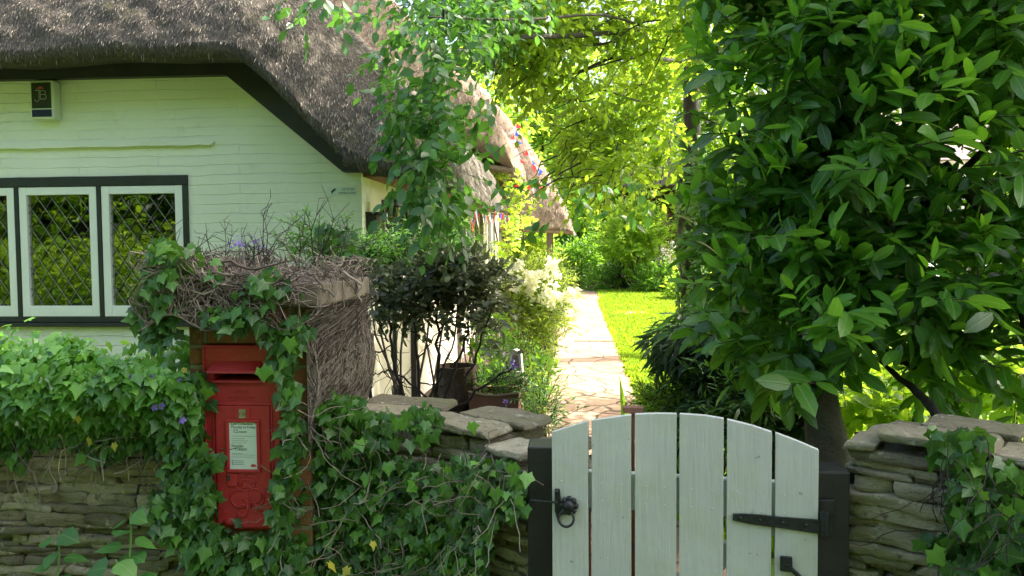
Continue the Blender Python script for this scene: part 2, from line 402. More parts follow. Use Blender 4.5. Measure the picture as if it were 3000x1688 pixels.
def pathmat():
    m, nt, out = newmat('crazy_paving')
    g = nd(nt, 'ShaderNodeNewGeometry')
    v1 = nd(nt, 'ShaderNodeTexVoronoi', feature='DISTANCE_TO_EDGE'); v1.inputs['Scale'].default_value = 2.7
    v2 = nd(nt, 'ShaderNodeTexVoronoi', feature='F1'); v2.inputs['Scale'].default_value = 2.7
    wv = nd(nt, 'ShaderNodeVectorMath', operation='ADD')
    nn = nd(nt, 'ShaderNodeTexNoise'); nn.inputs['Scale'].default_value = 3; nt.links.new(g.outputs['Position'], nn.inputs[0])
    sc = nd(nt, 'ShaderNodeVectorMath', operation='SCALE'); sc.inputs['Scale'].default_value = .12; nt.links.new(nn.outputs['Color'], sc.inputs[0])
    nt.links.new(g.outputs['Position'], wv.inputs[0]); nt.links.new(sc.outputs[0], wv.inputs[1])
    for v in (v1, v2): nt.links.new(wv.outputs[0], v.inputs['Vector'])
    jm = ramp(nt, v1.outputs['Distance'], [(.0, (0, 0, 0)), (.05, (1, 1, 1))])
    c = ramp(nt, v2.outputs['Color'], [(.2, (.25, .165, .11)), (.5, (.33, .235, .16)), (.8, (.39, .30, .21))])
    c = mixc(nt, ramp(nt, noise(nt, 3, 6, .7), [(.4, (0, 0, 0)), (.7, (.8, .8, .8))]), c, (.40, .22, .15))
    c = mixc(nt, jm, (.07, .05, .03), c)
    h = mathn(nt, 'ADD', jm, mathn(nt, 'MULTIPLY', noise(nt, 25, 4), .4))
    nt.links.new(pbsdf(nt, c, .85, bump(nt, h, .8, .012)), out.inputs[0]); return m
M['path'] = pathmat()
M['lawn'] = simple('lawn_turf', (.08, .165, .012), (.19, .28, .022), .9, 1.5, .9, 90, .02, detail=6)
M['ground'] = simple('ground_soil_grass', (.05, .10, .02), (.12, .17, .03), .95, 1.2, .9, 30, .02, detail=6)
M['lane'] = simple('lane_asphalt', (.045, .045, .045), (.075, .072, .068), .9, 6, .6, 90, .005)
M['gravel'] = simple('pale_gravel', (.42, .38, .32), (.60, .55, .47), .95, 20, .8, 90, .01)
def gatepaint():
    m, nt, out = newmat('gate_white_paint')
    c = ramp(nt, noise(nt, 2.2, 5, .6), [(.3, (.55, .58, .54)), (.7, (.63, .66, .61))])
    g = nd(nt, 'ShaderNodeNewGeometry'); mp = nd(nt, 'ShaderNodeMapping'); mp.inputs['Scale'].default_value = (14, 14, .9); nt.links.new(g.outputs['Position'], mp.inputs[0])
    gr = noise(nt, 4, 5, .7, mp.outputs[0])
    c = mixc(nt, ramp(nt, noise(nt, 3.5, 5, .7), [(.50, (0, 0, 0)), (.72, (.5, .5, .5))]), c, (.47, .50, .33))
    c = mixc(nt, ramp(nt, gr, [(.36, (.28, .28, .28)), (.48, (0, 0, 0))]), c, (.46, .48, .43))
    c = mixc(nt, ramp(nt, noise(nt, 38, 3, .6), [(.70, (0, 0, 0)), (.74, (.6, .6, .6))]), c, (.20, .24, .18))
    b = bump(nt, gr, .6, .005, bump(nt, noise(nt, 9, 3), .25, .01))
    nt.links.new(pbsdf(nt, c, .5, b), out.inputs[0]); return m
M['gate'] = gatepaint()
M['frame_paint'] = simple('window_frame_paint', (.78, .84, .74), (.84, .90, .80), .4, 4, .3, 60, .002)
def postred():
    m, nt, out = newmat('post_box_red')
    c = ramp(nt, noise(nt, 5, 6, .7), [(.3, (.38, .020, .026)), (.7, (.50, .042, .046))])
    c = mixc(nt, ramp(nt, noise(nt, 14, 6, .75), [(.58, (0, 0, 0)), (.74, (.45, .45, .45))]), c, (.16, .035, .02))
    r = ramp(nt, noise(nt, 10, 3), [(.3, (.35, .35, .35)), (.7, (.6, .6, .6))])
    nt.links.new(pbsdf(nt, c, r, bump(nt, noise(nt, 55, 4), .3, .003)), out.inputs[0]); return m
M['red'] = postred()

# ------------------------------------------------------------------ foliage
LEAF = (np.array([[0, 0, 0], [0, .5, .03], [0, 1, -.05], [-.26, .30, .05], [-.24, .66, .06], [.26, .30, .05], [.24, .66, .06]], float),
        [(0, 1, 4, 3), (1, 2, 4), (0, 5, 6, 1), (1, 6, 2)])
LAUR = (np.array([[0, 0, 0], [0, .33, .02], [0, .68, .0], [0, 1, -.09], [-.13, .16, .03], [-.19, .45, .045], [-.15, .78, .0],
                  [.13, .16, .03], [.19, .45, .045], [.15, .78, .0]], float),
        [(0, 1, 5, 4), (1, 2, 6, 5), (2, 3, 6), (0, 7, 8, 1), (1, 8, 9, 2), (2, 9, 3)])
NARROW = (np.array([[0, 0, 0], [0, .5, .04], [0, 1, -.12], [-.11, .4, .03], [.11, .4, .03]], float),
          [(0, 1, 3), (1, 2, 3), (0, 4, 1), (1, 4, 2)])
RHOMB = (np.array([[0, 0, 0], [-.3, .5, .05], [0, 1, 0], [.3, .5, .05]], float), [(0, 3, 2, 1)])
_iv = [[0, .36, .03]]
for (a, r_) in [(-148, .36), (-115, .27), (-76, .42), (-42, .32), (0, .64), (42, .32), (76, .42), (115, .27), (148, .36), (180, .14)]:
    _iv.append([r_ * math.sin(math.radians(a)), .36 + r_ * math.cos(math.radians(a)), -.02 - .08 * r_ * (r_ > .3)])
IVY = (np.array(_iv, float), [(0, 10, 1, 2), (0, 2, 3, 4), (0, 4, 5, 6), (0, 6, 7, 8), (0, 8, 9, 10)])
_t = [0, .12, .30, .5, .7, .87, 1]; _w = [0, .30, .42, .40, .29, .15, 0]
BROAD = (np.array([[0, t_, .05 * math.sin(t_ * 3) - .12 * t_ * t_] for t_ in _t] + [[-w_ * (1 + .08 * (-1) ** i_), t_ - .05, .07 * w_ - .1 * t_ * t_] for i_, (t_, w_) in enumerate(zip(_t, _w)) if 0 < i_ < 6] + [[w_ * (1 + .08 * (-1) ** i_), t_ - .05, .07 * w_ - .1 * t_ * t_] for i_, (t_, w_) in enumerate(zip(_t, _w)) if 0 < i_ < 6], float),
         [(0, 1, 7), (0, 12, 1)] + [(i_, i_ + 1, i_ + 7, i_ + 6) for i_ in range(1, 5)] + [(i_ + 1, i_, i_ + 11, i_ + 12) for i_ in range(1, 5)] + [(5, 6, 11), (6, 5, 16)])
PETAL = (np.array([[0, 0, 0], [-.35, .55, .08], [-.2, 1, -.05], [.2, 1, -.05], [.35, .55, .08]], float), [(0, 4, 3, 2, 1)])

def put(mb, tpl, P, D, N, S, rnd=None, m=0):
    V, Fc = tpl; P = np.asarray(P, float); n = len(P)
    if n == 0: return
    Y = nrm(D); Z = np.asarray(N, float); Z = nrm(Z - np.sum(Z * Y, 1, keepdims=True) * Y + 1e-6); X = np.cross(Y, Z)
    S = np.broadcast_to(S, (n,))[:, None, None]
    W = P[:, None, :] + S * (V[None, :, 0:1] * X[:, None, :] + V[None, :, 1:2] * Y[:, None, :] + V[None, :, 2:3] * Z[:, None, :])
    mb.U[len(mb.V)] = np.tile(V[:, :2], (n, 1)); mb.batch(W, Fc, RNG.random(n) if rnd is None else rnd, m)

def rv(n, s=1.0): return RNG.normal(0, s, (n, 3))
def sprays(mb, tpl, P, D, L, k, S, droop=.3, wood=None, wr=.002, spread=.8, rvar=.25, upn=1.0, rnd=None):
    """leafy twigs: from P along D (length L), k leaves alternating, leaf size S"""
    P = np.asarray(P, float); D = nrm(D); n = len(P)
    if n == 0: return
    side0 = nrm(np.cross(D, np.array([0, 0, 1.0]) + rv(n, .3)))
    L = np.broadcast_to(L, (n,)).astype(float); twr = RNG.random(n) if rnd is None else rnd
    end = P + D * L[:, None] + np.array([0, 0, -1.0]) * (droop * L * .35)[:, None]
    for j in range(k):
        t = (j + .6) / k
        pos = P * (1 - t) + end * t + np.array([0, 0, 1.0]) * (droop * .12 * L * 4 * t * (1 - t))[:, None]
        sg = 1 if j % 2 else -1
        last = (j == k - 1)
        d = D * (1.0 if last else .55) + side0 * (0 if last else sg * spread) + rv(n, .28) + np.array([0, 0, -droop])
        nn = np.array([0, 0, upn]) + rv(n, .45) + (.3 * D)
        put(mb, tpl, pos, d, nn, S * RNG.uniform(1 - rvar, 1 + rvar, n), np.clip(twr * .6 + RNG.random(n) * .4, 0, 1))
    if wood is not None: wood.sticks(P, end, wr, wr * .5)

def inblob(c, r, n, shell=.5):
    """random points in an ellipsoid, biased to its outside"""
    u = nrm(rv(n)); q = RNG.uniform(shell, 1, n) ** .7
    q *= 1 + .35 * (vnoise(u * 2.3 + np.array(c) * 3.1, 5) - .5) * 2
    return np.array(c) + u * q[:, None] * np.array(r), u
def gaps(P, scale, thr, seed):
    return vnoise(P * scale, seed) > thr

def wig(p0, p1, n=8, sag=0., jit=.03, seed=None):
    p0 = np.array(p0, float); p1 = np.array(p1, float); t = np.linspace(0, 1, n)[:, None]
    P = p0 * (1 - t) + p1 * t
    L = np.linalg.norm(p1 - p0)
    ph = RNG.random((3, 3)) * 6.28
    for k in range(3):
        w = np.sin(t[:, 0] * (k + 1) * PI * 1.3 + ph[k, 0]) * np.sin(PI * t[:, 0])
        P += w[:, None] * nrm(RNG.normal(size=3)) * jit * L / (k + 1)
    P[:, 2] += -sag * L * 4 * (t * (1 - t))[:, 0]
    return P
def taper(a, b, n): return np.linspace(a, b, n)

def text_geo(mb, body, size, origin, ux, uz, depth, align='LEFT', m=0, sx=1.0):
    cu = bpy.data.curves.new('t', 'FONT'); cu.body = body; cu.size = size; cu.extrude = depth; cu.align_x = align
    o = bpy.data.objects.new('t', cu); COL.objects.link(o)
    dg = bpy.context.evaluated_depsgraph_get(); ev = o.evaluated_get(dg); me = ev.to_mesh()
    ux = np.array(ux, float); uz = np.array(uz, float); un = np.cross(ux, uz)
    co = np.array([v.co[:] for v in me.vertices]) if len(me.vertices) else np.zeros((0, 3))
    if len(co):
        W = np.array(origin) + co[:, 0:1] * sx * ux + co[:, 1:2] * uz + co[:, 2:3] * un
        mb.add(W, [tuple(p.vertices) for p in me.polygons], .5, m)
    ev.to_mesh_clear(); bpy.data.objects.remove(o); bpy.data.curves.remove(cu)

# ================================================================== SETTING
def sheet(name, pts, z, mat, sub=0):
    mb = MB(); mb.add([(p[0], p[1], z) for p in pts], [tuple(range(len(pts)))], .5)
    return tag(mb.build(name, mat), kind='structure')
# ground: one sheet to the horizon
sheet('ground', [(-400, -400), (400, -400), (400, 600), (-400, 600)], 0.0, M['ground'])
sheet('lane', [(-60, -2.8), (60, -2.8), (60, 1.7), (-60, 1.7)], .004, M['lane'])
XL, XR = -.36, .70
# lawn and path
sheet('lawn', [(XR - .02, 3.6), (12, 3.6), (12, 15.5), (6.5, 20), (4.2, 27), (3.0, 30.5), (XR - .02, 31.5)], .008, M['lawn'])
def rough_edge(x0, x1, ya, yb, n=60):
    ys = np.linspace(ya, yb, n)
    a = x1 + .05 * np.sin(ys * 2.1) + RNG.normal(0, .02, n)
    b = x0 + RNG.normal(0, .02, n) + .05 * np.sin(ys * 1.7)
    return [(x, y) for x, y in zip(b, ys)] + [(x, y) for x, y in zip(a[::-1], ys[::-1])]
pe = rough_edge(XL, XR, 2.5, 31.0)
mb = MB()
n = len(pe) // 2
for i in range(n - 1):
    mb.add([(*pe[i], .03), (*pe[i + 1], .03), (*pe[2 * n - 2 - i], .03), (*pe[2 * n - 1 - i], .03)][::-1], [(0, 1, 2, 3)], .5)
tag(mb.build('garden_path', M['path']), kind='structure')
sheet('flower_bed', [(-1.64, 3.4), (XL - .02, 3.4), (XL - .02, 30), (-1.64, 30)], .012, M['soil'])
sheet('drive', [(5.6, 22.5), (14, 15.3), (60, 12), (60, 26), (5, 28)], .010, M['gravel'])
sheet('side_border', [(-1.6, 31.4), (3.2, 30.4), (4.6, 26), (9, 40), (-3, 42)], .014, M['soil'])
# stepping stone in the lawn
mb = MB(); c = PG(1850, 918, .03); mb.lathe([(.0, 0), (.42, 0), (.44, .02), (.42, .035), (0, .035)], (c[0], c[1], 0.01), 18, .5)
tag(mb.build('stepping_stone', M['white_stone'], smooth=False), 'pale round stepping stone set in the sunlit lawn', 'stepping stone')
# paving bricks course across the path
mb = MB(); c = PG(1760, 1005)
for i in range(5): mb.box((XL + .3 + i * .21, c[1] - .1, .02), (XL + .3 + i * .21 + .2, c[1] + .1, .038))
tag(bevel(mb.build('brick_course', M['terracotta']), .004), 'row of reddish bricks set across the pale paved path', 'bricks')

# lawn grass blades
def blades(mb, P, h, w, lean=.35):
    n = len(P); d = np.stack([RNG.normal(0, lean, n), RNG.normal(0, lean, n), np.ones(n)], 1)
    put(mb, RHOMB, P, d, rv(n), h * RNG.uniform(.6, 1.3, n))
mb = MB()
N = 90000
yy = 4 + (RNG.random(N) ** 1.7) * 26; xx = XR + RNG.random(N) * np.minimum(3.5, .5 + yy * .30)
keep = (xx < 12)
P = np.stack([xx, yy, np.full(N, .008)], 1)[keep]
V, Fc = RHOMB
blades(mb, P, .045 + .0018 * (P[:, 1] - 4), .01)
for x0, s_ in ((XR, 1), ):
    ys = 4 + RNG.random(6000) ** 1.5 * 20
    blades(mb, np.stack([x0 - .03 + RNG.normal(0, .035, 6000), ys, np.full(6000, .01)], 1), .07, .01)
tag(mb.build('lawn_grass', M['grass']), 'short bright green grass blades of the sunlit lawn', 'grass', kind='stuff')

# world and sun
w = bpy.data.worlds.new('World'); SC.world = w; w.use_nodes = True
nt = w.node_tree; nt.nodes.clear()
sky = nt.nodes.new('ShaderNodeTexSky'); sky.sky_type = 'NISHITA'; sky.sun_disc = False
SUND = np.array([.88, .34, 1.12]); SUND = SUND / np.linalg.norm(SUND)      # towards the sun
sky.sun_elevation = math.asin(SUND[2]); sky.sun_rotation = math.atan2(SUND[0], SUND[1])
sky.dust_density = 6.0; sky.air_density = .8; sky.ozone_density = .2
bg = nt.nodes.new('ShaderNodeBackground'); bg.inputs[1].default_value = .15
out = nt.nodes.new('ShaderNodeOutputWorld')
nt.links.new(sky.outputs[0], bg.inputs[0]); nt.links.new(bg.outputs[0], out.inputs[0])
sl = bpy.data.lights.new('sun', 'SUN'); sl.energy = 3.2; sl.angle = math.radians(.5); sl.color = (1, .93, .80)
so = bpy.data.objects.new('sun', sl); COL.objects.link(so)
so.rotation_euler = Vector(SUND).to_track_quat('Z', 'Y').to_euler()
SC.view_settings.view_transform = 'Standard'; SC.view_settings.look = 'None'
SC.view_settings.exposure = 2.12; SC.view_settings.gamma = 1
SC.cycles.max_bounces = 7; SC.cycles.transparent_max_bounces = 6; SC.cycles.diffuse_bounces = 5
SC.cycles.use_denoising = True; SC.cycles.sample_clamp_indirect = 4
SC.cycles.caustics_reflective = False; SC.cycles.caustics_refractive = False

# ================================================================== COTTAGE
WX = -1.64     # side wall plane
FY = 6.0       # front gable plane
cott = thing('thatched_cottage', 'cream painted cottage with thick brown thatched roofs and black boards beside the garden path', 'cottage', (-4, 10, 0))
def fz(px, py): return PY(px, py, FY)[[0, 2]]
wt = fz(300, 517)[1]; wb = fz(300, 945)[1]; wr = PY(556, 700, FY)[0]
wl = wr - 4 * .68 - .07
zr = 2.87; xr0 = fz(672, 225)[0]; xe = fz(1012, 506)
mb = MB(); y0, y1 = FY, FY + .25
ztop = fz(300, 232)[1]; ze = xe[1]
mb.prism([(-7.0, 0), (wl, 0), (wl, ztop + .1), (-7.0, ztop + .1)], y0, y1)
mb.prism([(wl, 0), (wr, 0), (wr, wb), (wl, wb)], y0, y1)
mb.prism([(wl, wt), (wr, wt), (wr, ztop + .1), (wl, ztop + .1)], y0, y1)
mb.prism([(wr, 0), (WX, 0), (WX, ze + .03), (xe[0], ze + .03), (xr0, ztop + .1), (wr, ztop + .1)], y0, y1)
mb.build('gable_wall', M['gable_paint_green_lit'], cott)
# side walls
mb = MB(); mb.box((WX - .25, FY + .25, 0), (WX - .002, 13.2, 2.4)); mb.build('side_wall', M['side_paint'], cott)
mb = MB(); mb.box((WX - .25, 13.2, 0), (WX + .05, 24, 3.1)); mb.build('side_wall', M['side_paint'], cott)
# inside of the front room
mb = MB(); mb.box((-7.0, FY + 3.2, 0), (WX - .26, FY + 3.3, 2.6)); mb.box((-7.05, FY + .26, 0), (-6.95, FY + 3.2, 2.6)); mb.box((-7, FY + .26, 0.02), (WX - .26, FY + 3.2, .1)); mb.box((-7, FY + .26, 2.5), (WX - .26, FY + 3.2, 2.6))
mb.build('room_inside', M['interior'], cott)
# ledge of painted bricks
mb = MB(); a = fz(0, 428); b = fz(632, 416)
pts = [(-6.5, a[1]), (a[0], a[1])] + [(a[0] + (b[0] - a[0]) * t, a[1] + (b[1] - a[1]) * t + RNG.normal(0, .004)) for t in np.linspace(0.08, 1, 14)]
pts = pts + [(p[0] - (.03 if i == 0 else 0), p[1] - .028) for i, p in enumerate(pts[::-1])]
mb.prism(pts, FY - .035, FY - .001); mb.build('brick_ledge', M['gable_paint_green_lit'], cott)
# bargeboard (black), horizontal then down the rake
mb = MB(); yb0, yb1 = FY - .075, FY - .002
t0 = fz(0, 237)[1]; tm = fz(672, 225)[1]
w3 = .30
pr = np.array([xr0, tm]); pe_ = np.array([xe[0], ze]); d = nrm(pe_ - pr); nn = np.array([-d[1], d[0]]) * -1
if nn[1] < 0: nn = -nn
up = pr + nn * w3; lo = pe_ + nn * .17
mb.prism([(-7.0, t0), (xr0, tm), (xr0 + .12, tm + w3), (-7.0, t0 + w3)], yb0, yb1)
mb.build('bargeboard', M['black_paint'], cott)
mb = MB(); mb.prism([(xr0 + .001, tm), (pe_[0], pe_[1]), (WX + .01, pe_[1] - .004), (WX + .06, pe_[1] + .12), (pe_[0] + .14, pe_[1] + .21), (xr0 + .20, tm + w3 - .02), (xr0 + .121, tm + w3)][::-1], yb0 - .003, yb1)
mb.build('bargeboard', M['black_paint'], cott)

# ---- window with casements
def leaded(parent, x0, x1, z0, z1, y, dx=.117, dz=.165, rad=.0032, nm='lead_lattice'):
    mb = MB(); cx, cz = (x0 + x1) / 2, (z0 + z1) / 2
    s = dz / dx
    A = []; B = []
    for sg in (1, -1):
        k0 = int(((x1 - x0) + (z1 - z0) / s) / dx) + 2
        for k in range(-k0, k0 + 1):
            # line: x = cx + k*dx + sg*(z-cz)/s
            pts = []
            za, zb = z0, z1
            xa = cx + k * dx + sg * (za - cz) / s; xb = cx + k * dx + sg * (zb - cz) / s
            t0, t1 = 0., 1.
            dxx = xb - xa
            for lim, hi in ((x0, False), (x1, True)):
                t = (lim - xa) / dxx
                if (dxx > 0) == hi: t1 = min(t1, t)
                else: t0 = max(t0, t)
            if t1 - t0 > .01:
                A.append((xa + dxx * t0, y, za + (zb - za) * t0)); B.append((xa + dxx * t1, y, za + (zb - za) * t1))
    mb.sticks(A, B, rad); return mb.build(nm, M['lead'], parent)
mb = MB(); fw = .055; yo = FY - .018; yi = FY + .09
top = wt; bot = wb
mb.box((wl, yo, top - .075), (wr, yi, top)); mb.box((wl, yo, bot), (wr, yi, bot + .045))
mb.box((wr - fw + .01, yo + .001, bot + .045), (wr, yi - .001, top - .075)); mb.box((wl, yo + .001, bot + .045), (wl + fw, yi - .001, top - .075))
pitch = .683; R0 = wr - .045
for k in range(1, 4):
    xm = R0 - k * pitch; mb.box((xm - .018, yo + .002, bot + .045), (xm + .018, yi - .002, top - .075))
mb.box((wl - .03, FY - .05, bot - .03), (wr + .015, FY - .001, bot - .001))
wf = bevel(mb.build('window', M['green_black'], cott), .004)
for k in range(4):
    xa = R0 - (k + 1) * pitch + .020 + (0 if k < 3 else .03); xb = R0 - k * pitch - (.020 if k else .001)
    za, zb = bot + .048, top - .078
    mb = MB(); s_ = .062; sb = .085
    ya, yb = FY - .010, FY + .045
    mb.box((xa, ya, za), (xa + s_, yb, zb)); mb.box((xb - s_, ya, za), (xb, yb, zb))
    mb.box((xa + s_, ya + .001, zb - s_), (xb - s_, yb - .001, zb)); mb.box((xa + s_, ya + .001, za), (xb - s_, yb - .001, za + sb))
    bevel(mb.build('casement', M['frame_paint'], wf), .004)
    mb = MB(); mb.add([(xa + s_ - .003, FY + .02, za + sb - .003), (xb - s_ + .003, FY + .02, za + sb - .003), (xb - s_ + .003, FY + .02, zb - s_ + .003), (xa + s_ - .003, FY + .02, zb - s_ + .003)], [(0, 1, 2, 3)], .5)
    mb.build('pane', M['glass'], wf)
    leaded(wf, xa + s_, xb - s_, za + sb, zb - s_, FY + .012)

# ---- thatch roofs
def smin(a, b, k):
    h = np.clip(.5 + .5 * (b - a) / k, 0, 1); return b * (1 - h) + a * h - k * h * (1 - h)
ROOFS = []
def thatch_roof(name, xe_, xw, ya, yb, side, bottom, front, eavez, k, mat, parent, straws=0, seed=0, nx=150, ny=170, back=None, straw_y=None):
    """xe_ outer eave x (right), xw left edge; side(X=-x), bottom(x) front lower edge, front(d) rise behind it"""
    gx = xe_ - (np.linspace(0, 1, nx) ** 1.6) * (xe_ - xw)
    gy = ya + (np.linspace(0, 1, ny) ** 1.7) * (yb - ya)
    X, Y = np.meshgrid(gx, gy, indexing='ij')
    Z = smin(side(-X), bottom(X) + front(Y - ya), k)
    if back is not None: Z = smin(Z, back(yb - Y), k)
    # rolled eave on the side
    r = np.clip((xe_ - X) / .22, 0, 1); Z = np.where(r < 1, eavez + (Z - eavez) * np.sqrt(1 - (1 - r) ** 2), Z)
    P = np.stack([X, Y, Z], -1)
    nz = fbm(P * np.array([3, 3, 3]), seed, 3) * .10 + fbm(P * 14, seed + 9, 2) * .05
    P[..., 2] += nz; P[..., 0] += fbm(P * 9, seed + 3, 2) * .05; P[..., 1] += fbm(P * 9, seed + 5, 2) * .05
    # lower rows: bottom lip and underside
    low = np.stack([gx, np.full(nx, ya + .03), np.minimum(bottom(gx), side(-gx)) + 0 * gx], -1)
    low[:, 2] = np.minimum(low[:, 2], P[:, 0, 2] - .05)
    und = low.copy(); und[:, 1] = ya + .44; und[:, 2] += .05
    P = np.concatenate([und[:, None], low[:, None], P], 1)
    lo2 = P[0].copy(); lo2[:, 0] = xe_ - .02; lo2[:, 2] = np.minimum(eavez, P[0, :, 2])
    un2 = lo2.copy(); un2[:, 0] = WX + .0; un2[:, 2] = lo2[:, 2] + .10
    P = np.concatenate([un2[None], lo2[None], P], 0)
    mb = MB(); mb.grid(P, .5)
    if straws:
        G = P[1:, 1:]
        a, b = G.shape[:2]
        # even sampling by area
        du = G[1:, :-1] - G[:-1, :-1]; dv = G[:-1, 1:] - G[:-1, :-1]
        cr = np.cross(du, dv); ar = np.linalg.norm(cr, axis=-1)
        Wt = ar * (1.0 if straw_y is None else (G[:-1, :-1, 1] < straw_y) * 1.0) * (G[:-1, :-1, 0] > -5.2)
        Wt[:, :2] *= .12; Wt[:, 2:9] *= .6
        Wt = Wt / np.maximum(1, (G[:-1, :-1, 1] / 6) ** 2)
        pr_ = (Wt / Wt.sum()).ravel(); idx = RNG.choice(len(pr_), straws, p=pr_)
        i, j = np.unravel_index(idx, Wt.shape); u, v = RNG.random((2, straws, 1))
        p = G[i, j] + du[i, j] * u + dv[i, j] * v
        nn_ = nrm(cr[i, j]); nn_ = nn_ * np.where(nn_[:, 2:3] < 0, -1, 1)
        down = nrm(np.array([0, 0, -1.0]) - nn_ * (-nn_[:, 2:3]))
        d_ = nrm(down + rv(straws, .17) + nn_ * RNG.uniform(.02, .3, (straws, 1)))
        put(mb, (NARROW[0] * np.array([.5, 1, 1]), NARROW[1]), p - nn_ * .004, d_, nn_ + rv(straws, .2), RNG.uniform(.018, .055, straws) * (1 + .25 * (p[:, 1] - 6).clip(0, 6))[:], m=1)
    o = mb.build(name, [mat, M['straw']], parent, smooth=True)
    return o
def prof(xs, zs):
    xs = np.array(xs); zs = np.array(zs)
    def f(X):
        r = 0
        for dlt in (-.25, -.12, 0, .12, .25): r = r + np.interp(X + dlt, xs, zs)
        return r / 5
    return f
bz = 2.86
_bp = np.array([PY(a_, b_, 5.53) for a_, b_ in ((1180, 528), (1062, 503), (985, 440), (880, 340), (780, 243), (718, 190), (660, 168), (560, 163), (300, 172), (0, 185), (-600, 190))])
def bot1(x):
    return np.interp(-np.asarray(x), -_bp[:, 0], _bp[:, 2]) + .012 * np.sin(np.asarray(x) * 5)
side1 = prof([.9, 1.2, 2.35, 3.2, 4.6, 6, 8.5], [2.2, 2.6, 3.85, 4.45, 5.3, 4.6, 2.6])
front1 = lambda d: .10 + 1.15 * d + .30 * (1 - np.exp(-np.maximum(d, 0) / .13))
thatch_roof('thatch_roof', -1.19, -8.2, 5.50, 13.3, side1, bot1, front1, 2.17, .45, M['thatch'], cott, straws=150000, seed=3, straw_y=11, nx=190, ny=200,
            back=lambda d: 2.3 + d * 1.6 + .5 * (1 - np.exp(-np.maximum(d, 0) / .1)))
# second, taller wing
def bot2(x): return np.interp(-np.asarray(x), [1.0, 1.15, 2.4, 4.2, 6.2], [2.75, 2.9, 3.65, 4.8, 4.2])
side2 = prof([.8, 1.05, 2.45, 3.3, 4.3, 6.5, 9], [2.9, 3.3, 5.15, 6.0, 6.9, 5.2, 3])
thatch_roof('thatch_roof', -1.02, -8, 13.0, 22.5, side2, bot2, lambda d: .25 + 3.2 * d, 2.9, .25, M['thatch_far'], cott, straws=16000, seed=21, nx=110, ny=100, straw_y=24)
# porch roof reaching to the path
side3 = prof([-.3, .05, .33, .82, 1.4, 2.4, 4], [1.3, 1.95, 2.6, 3.5, 4.3, 5.5, 6.6])
def bot3(x): return np.full_like(np.asarray(x, float), 1.93)
thatch_roof('porch_roof', -.08, -2.8, 15.8, 19.5, side3, bot3, lambda d: .05 + 1.7 * d + .2 * (1 - np.exp(-np.maximum(d, 0) / .1)), 1.93, .3, M['thatch_far'], cott, straws=9000, seed=31, nx=80, ny=70, straw_y=24)
# second gable: small wall, window and red-brown fascia
mb = MB(); mb.prism([(-2.6, 2.3), (WX + .05, 2.3), (WX + .05, 3.0), (-2.3, 3.6), (-2.6, 3.6)], 13.32, 13.5); mb.build('gable_wall', M['side_paint'], cott)
mb = MB()
p1 = PY(1335, 440, 13.1); p2 = PY(1400, 490, 13.1); p0 = PY(1230, 300, 13.1)
for (a, b) in ((p1, p2),):
    mb.prism([(a[0], a[2]), (b[0], b[2]), (b[0], b[2] - .2), (a[0], a[2] - .2)][::-1], 12.95, 13.02)
mb.build('bargeboard', M['timber_red'], cott)
def side_window(yA, yB, z0, z1, x=WX, n=2, mat='frame_paint', lead=False):
    """window in a wall facing +x"""
    mb = MB(); f = .05
    mb.box((x - .02, yA, z0), (x + .03, yB, z0 + f)); mb.box((x - .02, yA, z1 - f), (x + .03, yB, z1))
    for k in range(n + 1):
        yc = yA + (yB - yA) * k / n; mb.box((x - .02, yc - f / 2, z0 + f), (x + .028, yc + f / 2, z1 - f))
    w_ = mb.build('window', M[mat], cott)
    for k in range(n):
        a = yA + (yB - yA) * k / n + f / 2; b = yA + (yB - yA) * (k + 1) / n - f / 2
        mb = MB(); mb.add([(x + .006, a, z0 + f), (x + .006, b, z0 + f), (x + .006, b, z1 - f), (x + .006, a, z1 - f)], [(0, 1, 2, 3)], .5); mb.build('pane', M['glass'], w_)
        mb = MB(); mb.box((x + .004, a, z0 + f), (x + .0045, b, z1 - f)); mb.build('dark_room_sheet', M['interior'], w_)  # dark sheet stands in for the unlit room behind the pane
        mb = MB(); A = []; B = []
        for q in range(1, 4):
            yy_ = a + (b - a) * q / 4; A.append((x + .012, yy_, z0 + f)); B.append((x + .012, yy_, z1 - f))
        for q in range(1, 7):
            zz_ = z0 + (z1 - z0) * q / 7; A.append((x + .012, a, zz_)); B.append((x + .012, b, zz_))
        mb.sticks(A, B, .005); mb.build('lead_lattice', M['lead'], w_)
side_window(6.62, 7.55, 1.05, 1.98, n=2, mat='grey_wood')
side_window(9.3, 10.4, 1.0, 2.0, n=2)
side_window(11.2, 12.4, .95, 2.0, n=3)
side_window(13.9, 15.2, .9, 2.2, x=WX + .05, n=3)
side_window(17.4, 18.8, .8, 1.9, x=WX + .05, n=3)
# second-floor window in the far gable
mb = MB(); a = PY(1428, 460, 13.3); b = PY(1482, 492, 13.3)
mb.box((-1.95, 13.27, 2.62), (-1.55, 13.31, 2.98)); wq = mb.build('window', M['frame_paint'], cott)
for k in range(2):
    mb = MB(); mb.box((-1.93 + k * .19, 13.262, 2.65), (-1.77 + k * .19, 13.268, 2.95)); mb.build('pane', M['glass'], wq)
# timber posts on the side wall
for yq, hh in ((7.72, 2.2), (10.75, 2.15), (12.75, 2.15)):
    mb = MB(); mb.box((WX - .01, yq, 0), (WX + .05, yq + .10, hh)); bevel(mb.build('timber_post', M['black_paint' if yq < 8 else 'grey_wood'], cott), .005)
# plinth under eaves, rafter feet
mb = MB(); mb.box((WX, 6.05, 2.12), (WX + .33, 13.1, 2.16)); mb.build('soffit', M['timber_red'], cott)
# white trellis boards by the second wing
for k in range(9):
    yq = 12.95 + k * .62; mb = MB(); mb.box((WX + .06, yq, 0), (WX + .11, yq + .07, 2.3)); mb.build('trellis_post', M['house_white' if k % 3 else 'grey_wood'], cott)
